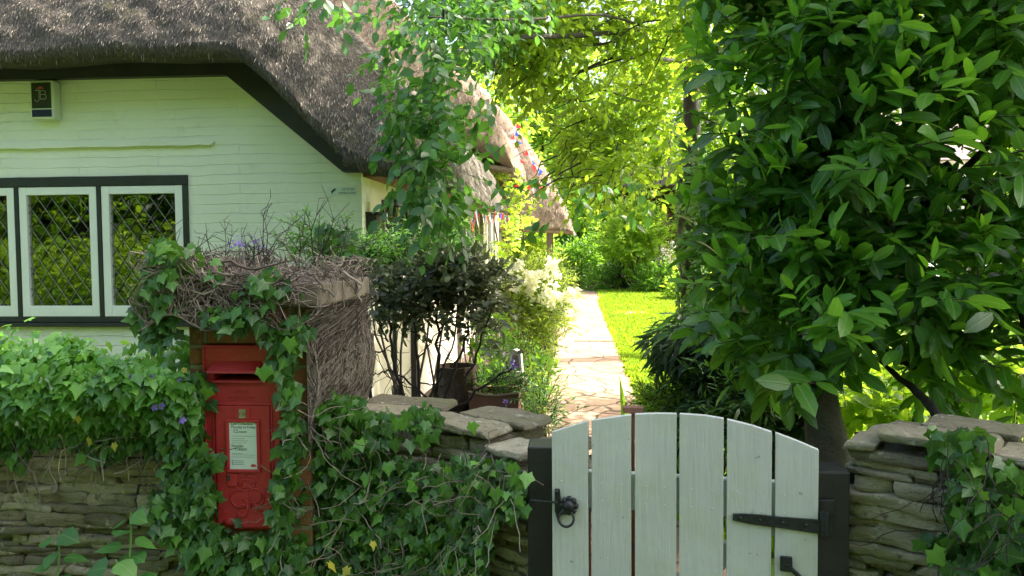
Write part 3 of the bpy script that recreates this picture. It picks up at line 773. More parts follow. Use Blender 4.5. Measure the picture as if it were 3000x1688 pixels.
# porch post and beam
pp = PY(1611, 700, 16.1)
mb = MB(); mb.box((pp[0] - .07, 16.03, 0), (pp[0] + .07, 16.17, 1.96)); bevel(mb.build('porch_post', M['grey_wood'], cott), .01)
mb = MB(); mb.box((WX + .06, 16.0, 1.90), (-.25, 16.15, 2.02)); mb.build('porch_beam', M['grey_wood'], cott)
mb = MB(); mb.box((WX + .06, 15.98, 0), (-1.0, 16.1, .65)); mb.build('porch_wall', M['brick_brown'], cott)

# ---- things fixed on the gable
def on_front(px, py, y=FY): p = PY(px, py, y); return p
# alarm box
a = on_front(109, 243); b = on_front(190, 357)
x0, x1, z0, z1 = a[0], b[0] - .02, b[2] + .005, a[2]
al = thing('alarm_box', 'white alarm box with dark front panel and initials on the cottage gable', 'alarm box', ((x0 + x1) / 2, FY, z0))
mb = MB(); mb.box((x0, FY - .095, z0), (x1, FY - .001, z1)); bevel(mb.build('casing', M['beige_plastic'], al), .02, 4)
mb = MB(); mb.box((x0 + .018, FY - .098, z0 + .085), (x1 - .02, FY - .094, z1 - .02)); pn = mb.build('front_panel', M['panel_black'], al)
mb = MB(); mb.box((x0 + .018, FY - .098, z0 + .02), (x1 - .02, FY - .094, z0 + .076)); mb.build('blue_lens', M['panel_blue'], al)
cx = (x0 + x1) / 2; mb = MB()
zc = z0 + .135
for P_ in ([(-.045, .088), (-.008, .088)], [(-.016, .088), (-.016, .02), (-.022, .008), (-.034, .002), (-.046, .006), (-.052, .018)],
           [(-.006, .084), (-.006, .02)], [(-.006, .084), (.028, .084), (.036, .078), (.036, .062), (.028, .055), (-.006, .055)], [(.028, .055), (.04, .048), (.042, .032), (.032, .02), (-.006, .02)]):
    mb.tube([(cx + q[0], FY - .100, zc + q[1]) for q in P_], .0032, 5)
mb.build('lettering', M['grey_letters'], pn)
mb = MB(); mb.prism([(cx - .038, zc + .100), (cx + .03, zc + .100), (cx - .004, zc + .118)], FY - .102, FY - .0985); mb.build('red_roof_mark', M['red_mark'], pn)
# security sign
a = on_front(962, 548); b = on_front(1046, 573)
sg = thing('security_sign', 'small pale sign with camera symbol near the corner of the gable wall', 'sign', ((a[0] + b[0]) / 2, FY, b[2]))
mb = MB(); mb.box((a[0], FY - .006, b[2]), (b[0], FY - .001, a[2])); mb.build('sign_plate', M['paper'], sg)
mb = MB(); h = a[2] - b[2]; wd_ = b[0] - a[0]
text_geo(mb, 'CCTV IN', .024, (a[0] + wd_ * .70, FY - .0065, b[2] + h * .58), (1, 0, 0), (0, 0, 1), .0006, 'CENTER')
text_geo(mb, 'OPERATION', .024, (a[0] + wd_ * .66, FY - .0065, b[2] + h * .16), (1, 0, 0), (0, 0, 1), .0006, 'CENTER')
mb.build('lettering', M['ink'], sg)
mb = MB(); c = (a[0] + wd_ * .19, b[2] + h * .5); R2 = np.array([[.8, 0, -.6], [0, 1, 0], [.6, 0, .8]])
mb.box((-.020, -.002, -.007), (.020, .0, .007), R2, (c[0], FY - .0065, c[1] + .006)); mb.box((-.003, -.002, -.014), (.003, 0, .0), None, (c[0] - .012, FY - .0065, c[1] - .004)); mb.box((-.018, -.002, -.003), (-.006, 0, 0), None, (c[0], FY - .0065, c[1] - .013))
mb.build('camera_symbol', M['ink'], sg)
# black box on side wall
p = PX(1098, 660, WX + .05)
wb_ = thing('wall_box', 'narrow black box fixed to the cream side wall beside the lantern', 'box', (WX + .05, p[1], p[2] - .15))
mb = MB(); mb.box((WX, p[1] - .08, p[2] - .16), (WX + .09, p[1] + .08, p[2] + .09)); bevel(mb.build('casing', M['black_paint'], wb_), .015, 3)
mb = MB(); mb.box((WX, p[1] - .09, p[2] + .085), (WX + .11, p[1] + .09, p[2] + .10)); mb.build('lid', M['black_paint'], wb_)
# lantern on a post in front of the side window
lt = PY(1150, 565, 6.2); lb = PY(1160, 665, 6.2); lx = lt[0]
ln = thing('garden_lantern', 'black domed lantern with tapered glass sides before the cottage side window', 'lantern', (lx, 6.2, 0))
zt = lt[2]; zb_ = lb[2]; zm = PY(1150, 605, 6.2)[2]
mb = MB(); mb.lathe([(.0, 0), (.024, -.004), (.055, -.03), (.078, -.075), (.080, -.088), (.105, -.108), (.100, -.116), (.085, -.112), (0, -.112)], (lx, 6.2, zt), 20); mb.lathe([(.0, .03), (.008, .028), (.010, .014), (.006, -.002), (0, -.004)], (lx, 6.2, zt), 8)
mb.build('lantern_roof', M['iron'], ln, smooth=True)
mb = MB()
for k in range(6):
    an = k * PI / 3 + .2; c, s = math.cos(an), math.sin(an)
    mb.tube([(lx + .080 * c, 6.2 + .080 * s, zt - .112), (lx + .040 * c, 6.2 + .040 * s, zb_)], .0045, 5)
mb.lathe([(0, .0), (.045, .0), (.045, .012), (.02, .02), (0, .02)], (lx, 6.2, zb_ - .01), 12); mb.build('lantern_frame', M['iron'], ln)
mb = MB(); mb.lathe([(.037, 0), (.074, zt - .115 - zb_)], (lx, 6.2, zb_), 6); mb.build('lantern_glass', glassmat('lantern_glass', .10, (.9, .9, .85)), ln)
mb = MB(); mb.tube([(lx, 6.2, 0), (lx, 6.2, zb_)], .02, 8); mb.build('lantern_post', M['iron'], ln)

# ================================================================== DRY STONE WALLS
def stone_block(mb, c, L, D, H, ux, seed, res=(9, 4, 5), rough=1.0, pw=14):
    """rough flat stone: rounded block, L along ux, D deep, H high"""
    na, nb, nc = res
    ux = np.array(ux); uy = np.array([-ux[1], ux[0], 0]); uz = np.array([0, 0, 1.0])
    faces = []
    def side(n1, n2, f):
        a = np.linspace(-1, 1, n1); b = np.linspace(-1, 1, n2); A, B = np.meshgrid(a, b, indexing='ij'); return f(A, B)
    o = 1.0
    gr = [side(na, nc, lambda A, B: np.stack([A, -o + 0 * A, B], -1)), side(na, nc, lambda A, B: np.stack([A, o + 0 * A, B], -1))[:, ::-1],
          side(na, nb, lambda A, B: np.stack([A, B, o + 0 * A], -1)), side(na, nb, lambda A, B: np.stack([A, B, -o + 0 * A], -1))[:, ::-1],
          side(nb, nc, lambda A, B: np.stack([o + 0 * A, A, B], -1)), side(nb, nc, lambda A, B: np.stack([-o + 0 * A, A, B], -1))[:, ::-1]]
    r = RNG.random(); sk = RNG.uniform(-.10, .10); tilt = RNG.normal(0, .012)
    for g in gr:
        p = g.copy()
        l = (np.abs(p) ** pw).sum(-1, keepdims=True) ** (1. / pw); q = p / l        # superellipsoid
        q[..., 0] = q[..., 0] + sk * q[..., 2]
        w = q * np.array([L / 2, D / 2, H / 2])
        W = np.array(c) + w[..., 0:1] * ux + w[..., 1:2] * uy + w[..., 2:3] * uz + (w[..., 0:1] * tilt) * uz
        nv = np.stack([fbm(W * 11 + seed, 1, 3), fbm(W * 11 + seed, 2, 3), fbm(W * 13 + seed, 3, 3)], -1)
        nv[..., 2] += .5 * fbm(W * 38 + seed, 6, 2)
        stp = np.floor(vnoise(W * np.array([9, 9, 30]) + seed, 7) * 4) / 4 - .4
        W = W + uy * (stp * .022)[..., None]
        W = W + nv * np.array([.040, .060, .028]) * min(1, H / .04) * rough
        mb.grid(W, r)
def stone_wall(name, label, line, zt, thick, cope=None, zb=0.0, hmin=.016, hmax=.048, seed=0):
    """line: front foot line (x,y) points left to right; zt(t) top height"""
    line = np.array(line, float); seg = np.linalg.norm(np.diff(line, axis=0), axis=1); cum = np.concatenate([[0], np.cumsum(seg)]); T = cum[-1]
    def at_(s): return np.array([np.interp(s, cum, line[:, 0]), np.interp(s, cum, line[:, 1])])
    root = thing(name, label, 'stone wall', (*at_(T / 2), 0))
    core = MB(); stn = MB()
    for i in range(len(line) - 1):
        a, b = line[i], line[i + 1]; u = nrm(b - a); n_ = np.array([-u[1], u[0]])
        za = zt(cum[i] / T) - .10; zb2 = zt(cum[i + 1] / T) - .10
        q = [a + n_ * .05, b + n_ * .05, b + n_ * (thick - .05), a + n_ * (thick - .05)]
        core.add([(*q[0], 0), (*q[1], 0), (*q[2], 0), (*q[3], 0), (*q[0], za), (*q[1], zb2), (*q[2], zb2), (*q[3], za)],
                 [(0, 1, 5, 4), (1, 2, 6, 5), (2, 3, 7, 6), (3, 0, 4, 7), (4, 5, 6, 7)], .5)
    core.build('wall_core', M['joint'], root)
    z = zb
    ztm = max(zt(k / 10) for k in range(11)) + .01
    while z < ztm - .03:
        h = RNG.uniform(hmin, hmax); s = -RNG.uniform(0, .2)
        while s < T:
            L = RNG.choice([RNG.uniform(.06, .14), RNG.uniform(.16, .42)], p=[.3, .7]); h2 = h * RNG.uniform(.80, 1.05); m_ = np.clip(s + L / 2, 0, T)
            top = zt(m_ / T)
            if z + h * .6 < top - (.055 if cope else 0) and s + L > .02:
                s0 = max(s, 0); s1 = min(s + L, T)
                if s1 - s0 > .04:
                    p0 = at_(s0); p1 = at_(s1); mid = (p0 + p1) / 2; u = nrm(p1 - p0); n_ = np.array([-u[1], u[0]])
                    for back in (0, 1):
                        if back and z < top - .16: continue
                        dep = thick / 2 + .02; off = (dep / 2 + RNG.uniform(-.014, .014)) if not back else thick - dep / 2
                        c = mid + n_ * off
                        stone_block(stn, (c[0], c[1], z + h2 / 2), s1 - s0 + .002, dep, h2 + .004, (u[0], u[1], 0), RNG.random() * 50)
            s += L
        z += h
    if cope:
        s = 0
        for (L, hh, dz) in cope:
            s1 = min(s + L, T); p0 = at_(s); p1 = at_(s1); mid = (p0 + p1) / 2; u = nrm(p1 - p0); n_ = np.array([-u[1], u[0]])
            c = mid + n_ * (thick / 2); tz = zt((s + s1) / 2 / T)
            hw_ = thick * RNG.uniform(.44, .56)
            for (of, dp, ll, sh) in ((hw_ / 2 - .01, hw_, L * 1.0, 0), (hw_ + (thick - hw_) / 2, thick - hw_, L * .9, .06)):
                c = mid + n_ * of + u * sh
                stone_block(stn, (c[0], c[1], tz - .03 + dz), ll, dp, hh * RNG.uniform(.85, 1.1), (u[0], u[1], 0), RNG.random() * 50, (26, 12, 6), .85, 18)
            s = s1
            if s >= T: break
    stn.build('stones', M['stone'], root, smooth=True)
    return root
stone_wall('dry_stone_wall', 'long dry stone wall under the thick ivy, running to the brick pillar of the post box', [(-4.6, 2.98), (-1.38, 2.93)], lambda t: 1.03, .40, seed=1)
stone_wall('dry_stone_wall', 'ivy draped dry stone wall with flat coping stones between the brick pillar and the gate', [(-1.0, 3.02), (-.62, 2.95), (-.36, 2.80), (-.165, 2.62)],
           lambda t: np.interp(t, [0, .5, .72, .9, 1], [.95, .94, .92, .875, .82]), .36,
           cope=[(.40, .026, 0), (.34, .028, 0), (.18, .026, 0), (.14, .024, -.002)], seed=2)
stone_wall('dry_stone_wall', 'dry stone wall beside the black gate post under the laurel with ivy at its end', [(.80, 2.455), (1.12, 2.24), (1.9, 1.72)],
           lambda t: np.interp(t, [0, .06, .10, .3, 1], [.985, .99, 1.03, 1.01, .97]), .40, cope=[(.09, .022, 0), (.30, .024, 0), (.26, .026, -.003), (.3, .026, .0), (.3, .03, 0)], seed=3)

# ================================================================== PILLAR AND POST BOX
px0, px1, py0, py1 = -1.44, -.985, 2.84, 3.40
pil = thing('brick_pillar', 'brick pillar with stone cap holding the red post box, half covered in vines', 'pillar', ((px0 + px1) / 2, (py0 + py1) / 2, 0))
zcap = PY(911, 898, 2.80)[2]
bx0 = PY(600, 1100, py0)[0]; bx1 = PY(824, 1200, py0)[0]; bz1 = PY(620, 1010, py0)[2]; bz0 = PY(690, 1548, py0)[2]
mb = MB()
yb_ = py0 + .12
mb.box((px0, yb_, 0), (px1, py1, zcap))
mb.box((px0, py0, 0), (bx0 - .004, yb_ + .0, zcap)); mb.box((bx1 + .004, py0, 0), (px1, yb_, zcap))
mb.box((bx0 - .004, py0 + .001, bz1 + .004), (bx1 + .004, yb_, zcap - .001)); mb.box((bx0 - .004, py0 + .001, 0), (bx1 + .004, yb_, bz0 - .004))
bevel(mb.build('brick_body', M['brick'], pil), .004)
mb = MB(); cz0, cz1 = zcap, zcap + .085
mb.box((px0 - .07, py0 - .07, cz0), (px1 + .07, py1 + .06, cz1)); cp = bevel(mb.build('cap_stone', M['concrete'], pil), .012, 3)

pb = thing('post_box', 'red wall post box with white collection times notice set in the brick pillar', 'post box', ((bx0 + bx1) / 2, py0, bz0))
W_ = bx1 - bx0; H_ = bz1 - bz0; fx = lambda u: bx0 + u * W_; fzz = lambda v: bz1 - v * H_      # u 0..1 left-right, v 0..1 top-down
yF = py0 - .012
sl0, sl1 = .135, .185     # slot
mb = MB()
mb.box((bx0, yF, fzz(sl0)), (bx1, py0 + .10, bz1)); mb.box((bx0, yF, bz0), (bx1, py0 + .10, fzz(sl1)))
mb.box((bx0, yF + .001, fzz(sl1)), (fx(.14), py0 + .10, fzz(sl0))); mb.box((fx(.82), yF + .001, fzz(sl1)), (bx1, py0 + .10, fzz(sl0)))
body = bevel(mb.build('box_front', M['red'], pb), .004, 2)
mb = MB(); mb.box((bx0 + .02, py0 + .102, fzz(sl1) - .02), (bx1 - .02, py0 + .112, fzz(sl0) + .02)); mb.build('slot_back', M['black_paint'], pb)
mb = MB()   # raised rim
for (u0, v0, u1, v1, d) in ((0, 0, 1, .014, .010), (0, .014, .03, 1, .007), (.97, .014, 1, 1, .007)):
    mb.box((fx(u0), yF - d, fzz(v1)), (fx(u1), yF - .0005, fzz(v0)))
bevel(mb.build('rim', M['red'], pb), .003)
# hood over the slot
mb = MB(); v0, v1 = .085, .145
ps = [(yF - .001, fzz(v0)), (yF - .035, fzz(v1) + .008), (yF - .038, fzz(v1)), (yF - .001, fzz(v1) + .006)]
n_ = len(ps); a0, a1, c0, c1 = fx(.10), fx(.80), fx(.15), fx(.77)
Vv = [(a0 if i in (1, 2) else c0, p[0], p[1]) for i, p in enumerate(ps)] + [(a1 if i in (1, 2) else c1, p[0], p[1]) for i, p in enumerate(ps)]
mb.add(Vv, [(0, 1, 2, 3), (7, 6, 5, 4)] + [(i, i + 4, (i + 1) % 4 + 4, (i + 1) % 4) for i in range(4)], .5)
bevel(mb.build('hood', M['red'], pb), .002)
mb = MB(); mb.box((fx(.13), yF - .016, fzz(.202)), (fx(.83), yF - .0005, fzz(.187))); bevel(mb.build('slot_sill', M['red'], pb), .004)
# door with frame
mb = MB(); d = .009
mb.box((fx(.16), yF - d, fzz(.985)), (fx(.87), yF - .0005, fzz(.325)))
mb.box((fx(.13), yF - .006, fzz(.325) + .001), (fx(.90), yF - .0005, fzz(.305)))
door = bevel(mb.build('door', M['red'], pb), .004, 3)
yD = yF - d
mb = MB(); mb.box((fx(.885), yF - .006, fzz(.93)), (fx(.90), yF - .0005, fzz(.33))); mb.build('door_moulding', M['red'], pb)
mb = MB(); mb.box((fx(.12), yF - .006, fzz(.93)), (fx(.135), yF - .0005, fzz(.33))); mb.build('door_moulding', M['red'], pb)
mb = MB(); text_geo(mb, 'POST', .019, (fx(.5), yF - .0008, fzz(.262)), (1, 0, 0), (0, 0, 1), .0022, 'CENTER', sx=1.2); text_geo(mb, 'OFFICE', .019, (fx(.5), yF - .0008, fzz(.294)), (1, 0, 0), (0, 0, 1), .0022, 'CENTER', sx=1.7); mb.build('raised_lettering', M['red'], pb)
# number tab
mb = MB(); mb.box((fx(.42), yD - .006, fzz(.395)), (fx(.62), yD - .0005, fzz(.335))); tb = bevel(mb.build('tab_holder', M['red'], door), .002)
mb = MB(); mb.box((fx(.485), yD - .010, fzz(.388)), (fx(.575), yD - .0062, fzz(.34))); mb.build('day_tab', M['chrome'], door)
mb = MB(); text_geo(mb, '110', .018, (fx(.53), yD - .0105, fzz(.374)), (1, 0, 0), (0, 0, 1), .0004, 'CENTER'); mb.build('lettering', M['ink'], door)
# notice plate
n0, n1, m0, m1 = fx(.345), fx(.705), fzz(.665), fzz(.412)
mb = MB(); f = .012
for (a, b) in (((n0 - f, m0 - f), (n1 + f, m0)), ((n0 - f, m1), (n1 + f, m1 + f)), ((n0 - f, m0), (n0, m1)), ((n1, m0), (n1 + f, m1))):
    mb.box((a[0], yD - .009, a[1]), (b[0], yD - .0005, b[1]))
bevel(mb.build('notice_frame', M['red'], door), .003)
mb = MB(); mb.box((n0, yD - .003, m0), (n1, yD - .0008, m1)); mb.build('notice_plate', M['paper'], door)
mb = MB(); mp_ = MB(); nw = n1 - n0; nh = m1 - m0; L_ = n0 + nw * .07
def ln_(s, sz, v, ind=0, tgt=None): text_geo(tgt or mb, s, sz * nh, (L_ + ind * nw, yD - .0035, m1 - v * nh), (1, 0, 0), (0, 0, 1), .0003)
ln_('Last Collection Time', .078, .055); ln_('Monday to Friday', .075, .125); ln_('12', .115, .225, .06); ln_('noon', .085, .225, .27)
mb.build('lettering', M['ink'], door); mb = MB()
ln_('Saturday', .075, .52); ln_('9.00am', .095, .60, .10)
for v, w_ in ((.29, .86), (.345, .5), (.39, .62), (.435, .55), (.66, .4), (.69, .85), (.735, .8)):
    mp_.box((L_, yD - .0036, m1 - v * nh), (L_ + w_ * nw, yD - .0031, m1 - (v + .008) * nh))
for v in (.82, .86, .895):
    mp_.box((L_, yD - .0037, m1 - v * nh - .002), (L_ + .006, yD - .0031, m1 - v * nh + .002)); mp_.box((L_ + .009, yD - .0036, m1 - v * nh - .001), (L_ + .045, yD - .0031, m1 - v * nh + .001))
mb.build('lettering', M['ink'], door); mp_.build('fine_print', M['ink_pale'], door)
mb = MB(); mb.lathe([(0, 0), (.011, 0), (.011, .0006), (0, .0006)], (0, 0, 0), 14)
for a in mb.V: a[:] = np.stack([a[:, 0] + n1 - .015, -a[:, 2] + yD - .0032, a[:, 1] * .5 + m0 + .014], -1)
mb.build('red_mark', M['red_mark'], door)
# lock
mb = MB(); mb.box((fx(.30), yD - .007, fzz(.76)), (fx(.43), yD - .0005, fzz(.69))); bevel(mb.build('lock_plate', M['red'], door), .004, 3)
mb = MB(); mb.box((fx(.315), yD - .0085, fzz(.728)), (fx(.345), yD - .0072, fzz(.697))); mb.build('keyhole', M['ink'], door)
# crown and royal cipher, raised
mb = MB(); kx, kz = fx(.56), fzz(.735)
for P_ in ([(-.030, -.016), (-.012, -.020), (.012, -.020), (.030, -.016)], [(-.032, -.010), (-.012, -.014), (.012, -.014), (.032, -.010)],
           [(-.030, -.010), (-.038, .008), (-.026, .020), (-.008, .018), (0, .024), (.008, .018), (.026, .020), (.038, .008), (.030, -.010)],
           [(-.018, -.012), (-.022, .004), (-.012, .008), (0, .006), (.012, .008), (.022, .004), (.018, -.012)], [(0, .022), (0, .036)], [(-.006, .030), (.006, .030)]):
    mb.tube([(kx + q[0], yD - .001, kz + q[1]) for q in P_], .0026, 5)
gx, gz = fx(.54), fzz(.852)
def arc(cx, cz, r, a0, a1, n=12, e=1.0): return [(cx + r * math.cos(math.radians(a)), cz + r * e * math.sin(math.radians(a))) for a in np.linspace(a0, a1, n)]
for P_ in (arc(-.022, .018, .034, 60, 330, 16, 1.0) + [(.004, .010), (-.012, .012)], [(.004, .010), (.006, -.028), (-.004, -.050), (-.026, -.052), (-.036, -.040)],
           [(.016, .052), (.018, .01), (.020, -.022)], arc(.034, .030, .026, 150, -90, 12) + [(.020, .004)], [(.030, .004), (.046, -.02), (.062, -.030)],
           arc(-.014, -.026, .020, 20, 340, 12), arc(.004, .046, .02, 150, 20, 8), [(.052, .05), (.064, .046), (.07, .03), (.066, .006), (.058, -.004)]):
    mb.tube([(gx + q[0], yD - .001, gz + q[1]) for q in P_], .0036, 5)
mb.build('royal_cipher', M['red'], door, smooth=True)
mb = MB(); mb.lathe([(0, 0), (.030, 0), (.026, .006), (.012, .009), (0, .010)], (0, 0, 0), 20)
for a in mb.V: a[:] = np.stack([a[:, 0] + fx(.33), -a[:, 2] + yD, a[:, 1] * .5 + fzz(.955)], -1)
mb.build('maker_boss', M['red'], door, smooth=True)

# ================================================================== GATE
G0 = PY(1621, 1290, 2.50); gtx = 1.0
gyaw = math.radians(-9)
gu = np.array([math.cos(gyaw), math.sin(gyaw), 0]); gn = np.array([-gu[1], gu[0], 0])   # gn points into the garden
# solve gate width so that its right edge is where the photo has it
def gate_s(px, py):
    d = ray(px, py); A = np.array([[d[0], -gu[0]], [d[1], -gu[1]]]); b = np.array([G0[0] - CAM[0], G0[1] - CAM[1]])
    t, s = np.linalg.solve(A, b); return s, (CAM + d * t)[2]
gate = thing('garden_gate', 'white arched board gate with black latch and strap hinges between black posts', 'gate', (G0[0] + .35, G0[1], 0))
edges = [(1621, 1725), (1736, 1850), (1862, 1982), (1991, 2119), (2129, 2259), (2270, 2395)]
tops = {}
toppts = [(1621, 1262), (1725, 1230), (1736, 1228), (1850, 1212), (1862, 1210), (1925, 1208), (1982, 1209), (1991, 1209), (2060, 1213), (2119, 1223), (2129, 1225), (2200, 1242), (2259, 1262), (2270, 1264), (2330, 1286), (2395, 1314)]
ts = np.array([gate_s(*p) for p in toppts])
Rg = np.stack([gu, gn, [0, 0, 1]], 1)
def gate_top(s): return np.interp(s, ts[:, 0], ts[:, 1])
for (a, b) in edges:
    sa, _ = gate_s(a, 1400); sb, _ = gate_s(b, 1400)
    mb = MB(); ss = np.linspace(sa, sb, 6)
    outl = [(sa, .06), (sb, .06)] + [(s_, gate_top(s_)) for s_ in ss[::-1]]
    mb.prism(outl, -.022, 0.0)
    for zq in (1.5, 1.2):
        zc_ = gate_s(1733, 1382)[1] - (.03 if zq > 1.4 else .085)
        for f_ in (.25, .75):
            sx_ = sa + (sb - sa) * f_ + RNG.normal(0, .003); mb.tube([(sx_, -.020, zc_), (sx_, -.0226, zc_), (sx_, -.0232, zc_)], [.0035, .0035, .001], 7)
    for v in mb.V: v[:] = v @ Rg.T + np.array([G0[0], G0[1], 0])
    bevel(mb.build('board', M['gate'], gate), .0025, 2)
sL, _ = gate_s(1624, 1400); sR, _ = gate_s(2392, 1400)
def gbox(mb, s0, s1, z0, z1, y0, y1): mb.box((s0, y0, z0), (s1, y1, z1), Rg, (G0[0], G0[1], 0))
zr1 = gate_s(1733, 1382)[1]; zr2 = gate_s(1733, 1500)[1]
mb = MB(); gbox(mb, sL + .01, sR - .005, zr1 - .115, zr1, .001, .035); bevel(mb.build('rail', M['gate'], gate), .003)
mb = MB(); gbox(mb, sL + .01, sR - .005, .16, .27, .001, .035); bevel(mb.build('rail', M['gate'], gate), .003)
mb = MB(); p0 = np.array([sL + .05, .27]); p1 = np.array([sR - .06, zr1 - .115]); d2 = nrm(p1 - p0); q2 = np.array([-d2[1], d2[0]]) * .045
mb.prism([tuple(p0 - q2 * 0), tuple(p0 + [.1, 0]), tuple(p1), tuple(p1 - [.1, 0])], .0015, .03)
for v in mb.V: v[:] = v @ Rg.T + np.array([G0[0], G0[1], 0])
bevel(mb.build('brace', M['gate'], gate), .003)
def gp(px, py, off=-.022):   # point on the gate's front plane
    s_, z_ = gate_s(px, py); return np.array([G0[0], G0[1], z_]) + gu * s_ + gn * off
# latch: plate, rose and ring
mb = MB(); c = gp(1668, 1480, -.028)
prt = [gp(1630, 1426), gp(1644, 1426), gp(1648, 1462), gp(1668, 1458), gp(1690, 1478), gp(1676, 1498), gp(1648, 1500), gp(1640, 1520), gp(1630, 1490)]
K = np.array(prt); mb.add(np.concatenate([K - gn * .006, K]), [tuple(range(len(K)))] + [(i, (i + 1) % len(K), (i + 1) % len(K) + len(K), i + len(K)) for i in range(len(K))], .5)
mb.tube([gp(1637, 1428, -.03), gp(1637, 1432, -.045)], [.007, .004], 8)
mb.tube([gp(1560, 1458, -.028), gp(1640, 1464, -.03)], .0035, 6)
lt_ = mb.build('latch', M['iron'], gate)
mb = MB(); c = gp(1672, 1472, -.034)
for k in range(8):
    an = k * PI / 4; q = c + gu * .021 * math.cos(an) + np.array([0, 0, .021 * math.sin(an)])
    mb.tube([q + gn * .006, q - gn * .004, q - gn * .007], [.0095, .009, .004], 8)
mb.tube([c + gn * .01, c - gn * .010, c - gn * .018], [.022, .018, .006], 12); mb.build('rose', M['iron'], lt_, smooth=True)
mb = MB(); c = gp(1666, 1506, -.045); R_ = .0235
mb.tube([c + (gu * math.cos(a) + np.array([0, 0, 1]) * math.sin(a)) * R_ + gn * .006 * math.sin(a) for a in np.linspace(PI / 2 + .35, PI / 2 + 2 * PI - .35, 26)], .0042, 8)
mb.build('ring_handle', M['iron'], lt_, smooth=True)
# strap hinge and lower bolt
def strap(pA, pB, w0, w1, name, th=.008):
    mb = MB(); d = nrm(pB - pA); q = nrm(np.cross(d, gn)); n = 9; V = []
    for t in np.linspace(0, 1, n):
        p = pA * (1 - t) + pB * t; w = (w0 * (1 - t) + w1 * t) * (1 if 0 < t else .7); j = RNG.normal(0, .0008)
        V += [p + q * (w / 2 + j), p - q * (w / 2 + j), p - q * (w / 2 + j) - gn * th, p + q * (w / 2 + j) - gn * th]
    fs = [(4 * i + a, 4 * i + (a + 1) % 4, 4 * i + 4 + (a + 1) % 4, 4 * i + 4 + a) for i in range(n - 1) for a in range(4)] + [(3, 2, 1, 0), (4 * n - 4, 4 * n - 3, 4 * n - 2, 4 * n - 1)]
    mb.add(V, fs, .5)
    for t in (.08, .3, .55, .8):
        p = pA * (1 - t) + pB * t - gn * th; mb.tube([p + gn * .002, p - gn * .002, p - gn * .0035], [.006, .0055, .002], 8)
    return bevel(mb.build(name, M['iron'], gate), .0015)
strap(gp(2146, 1506, -.0225), gp(2412, 1536, -.0225), .030, .040, 'strap_hinge')
mb = MB(); a = gp(2412, 1520, -.03); mb.tube([a + [0, 0, -.04], a + [0, 0, .03]], .013, 10); mb.build('hinge_knuckle', M['iron'], gate)
mb = MB(); a = gp(2300, 1640, -.026); b = gp(2322, 1662, -.03); c = gp(2470, 1800, -.03)
mb.box((-.017, -.012, -.022), (.017, .0, .022), Rg, a); a2 = a - gn * .008
mb.tube([a2, b, c], .007, 8); bevel(mb.build('lower_hinge_stay', M['iron'], gate), .002)
# posts
def gpost(x0, x1, y0, z, label):
    t = thing('gate_post', label, 'gate post', ((x0 + x1) / 2, y0 + .06, 0), 'black gate posts')
    mb = MB(); mb.box((x0, y0, 0), (x1, y0 + .12, z)); bevel(mb.build('post', M['black_paint'], t), .006, 2)
    return t
l0 = PY(1545, 1320, 2.525); 
p = gpost(l0[0], G0[0] + .02, 2.525, PY(1580, 1310, 2.525)[2], 'black square timber gate post on the latch side of the white gate')
r0 = PY(2398, 1500, 2.36); r1 = PY(2494, 1500, 2.36)
q = gpost(r0[0] - .02, r1[0] + .005, 2.385, PY(2440, 1382, 2.385)[2], 'black square timber gate post on the hinge side of the white gate')
del q['group'], p['group']
mb = MB(); a = r0; zc = PY(2440, 1555, 2.37)[2]
mb.box((r0[0] + .005, 2.372, zc - .02), (r0[0] + .05, 2.384, zc + .09)); bevel(mb.build('hinge_plate', M['iron'], q), .002)
# rusty stop behind the gate
a = PY(1852, 1204, 2.62); st = thing('gate_stop', 'rusty brown flat topped stake showing just above the gate boards', 'stake', (a[0], 2.62, 0))
mb = MB(); mb.box((a[0] - .030, 2.60, a[2] - .004), (a[0] + .036, 2.64, a[2] + .014)); mb.build('stake_head', M['terracotta'], st)
mb = MB(); mb.box((a[0] - .008, 2.61, 0), (a[0] + .008, 2.63, a[2] - .004)); mb.build('stake', M['brown_wood'], st)

# ================================================================== PLANTS
def inpoly(P, poly):
    x, y = P[:, 0], P[:, 1]; c = np.zeros(len(P), bool); n = len(poly); j = n - 1
    for i in range(n):
        xi, yi = poly[i]; xj, yj = poly[j]
        t = ((yi > y) != (yj > y)) & (x < (xj - xi) * (y - yi) / (yj - yi + 1e-9) + xi); c ^= t; j = i
    return c
def wall_region(poly, n, y):
    """world points on the plane Y=y inside an outline"""
    Q = np.array([PY(p[0], p[1], y)[[0, 2]] for p in poly]); lo, hi = Q.min(0), Q.max(0); out_ = []
    while len(out_) < n:
        P = RNG.uniform(lo, hi, (n, 2)); out_ += list(P[inpoly(P, [tuple(q) for q in Q])])
    P = np.array(out_[:n]); return np.stack([P[:, 0], np.full(n, y), P[:, 1]], 1)
def ivy_leaves(mb, P, S, out_d, lift=.35, rnd=None):
    n = len(P); out_d = np.broadcast_to(out_d, (n, 3))
    D = np.array([0, 0, -1.0]) + rv(n, .45) + out_d * .25
    put(mb, IVY, P, D, out_d + np.array([0, 0, lift]) + rv(n, .36), S * (.42 + .95 * RNG.beta(1.6, 1.8, n)), rnd)
def stems(mb, A, n, ln, rad, dirs, jit=.6, steps=6):
    P = A[RNG.integers(0, len(A), n)].copy(); D = nrm(np.broadcast_to(dirs, (n, 3)) + rv(n, jit))
    r = RNG.random(n)
    for s_ in range(steps):
        Q = P + D * ln / steps; mb.sticks(P, Q, rad, rad * .9, rnd=r); P = Q; D = nrm(D + rv(n, .35) + .15 * np.asarray(dirs))

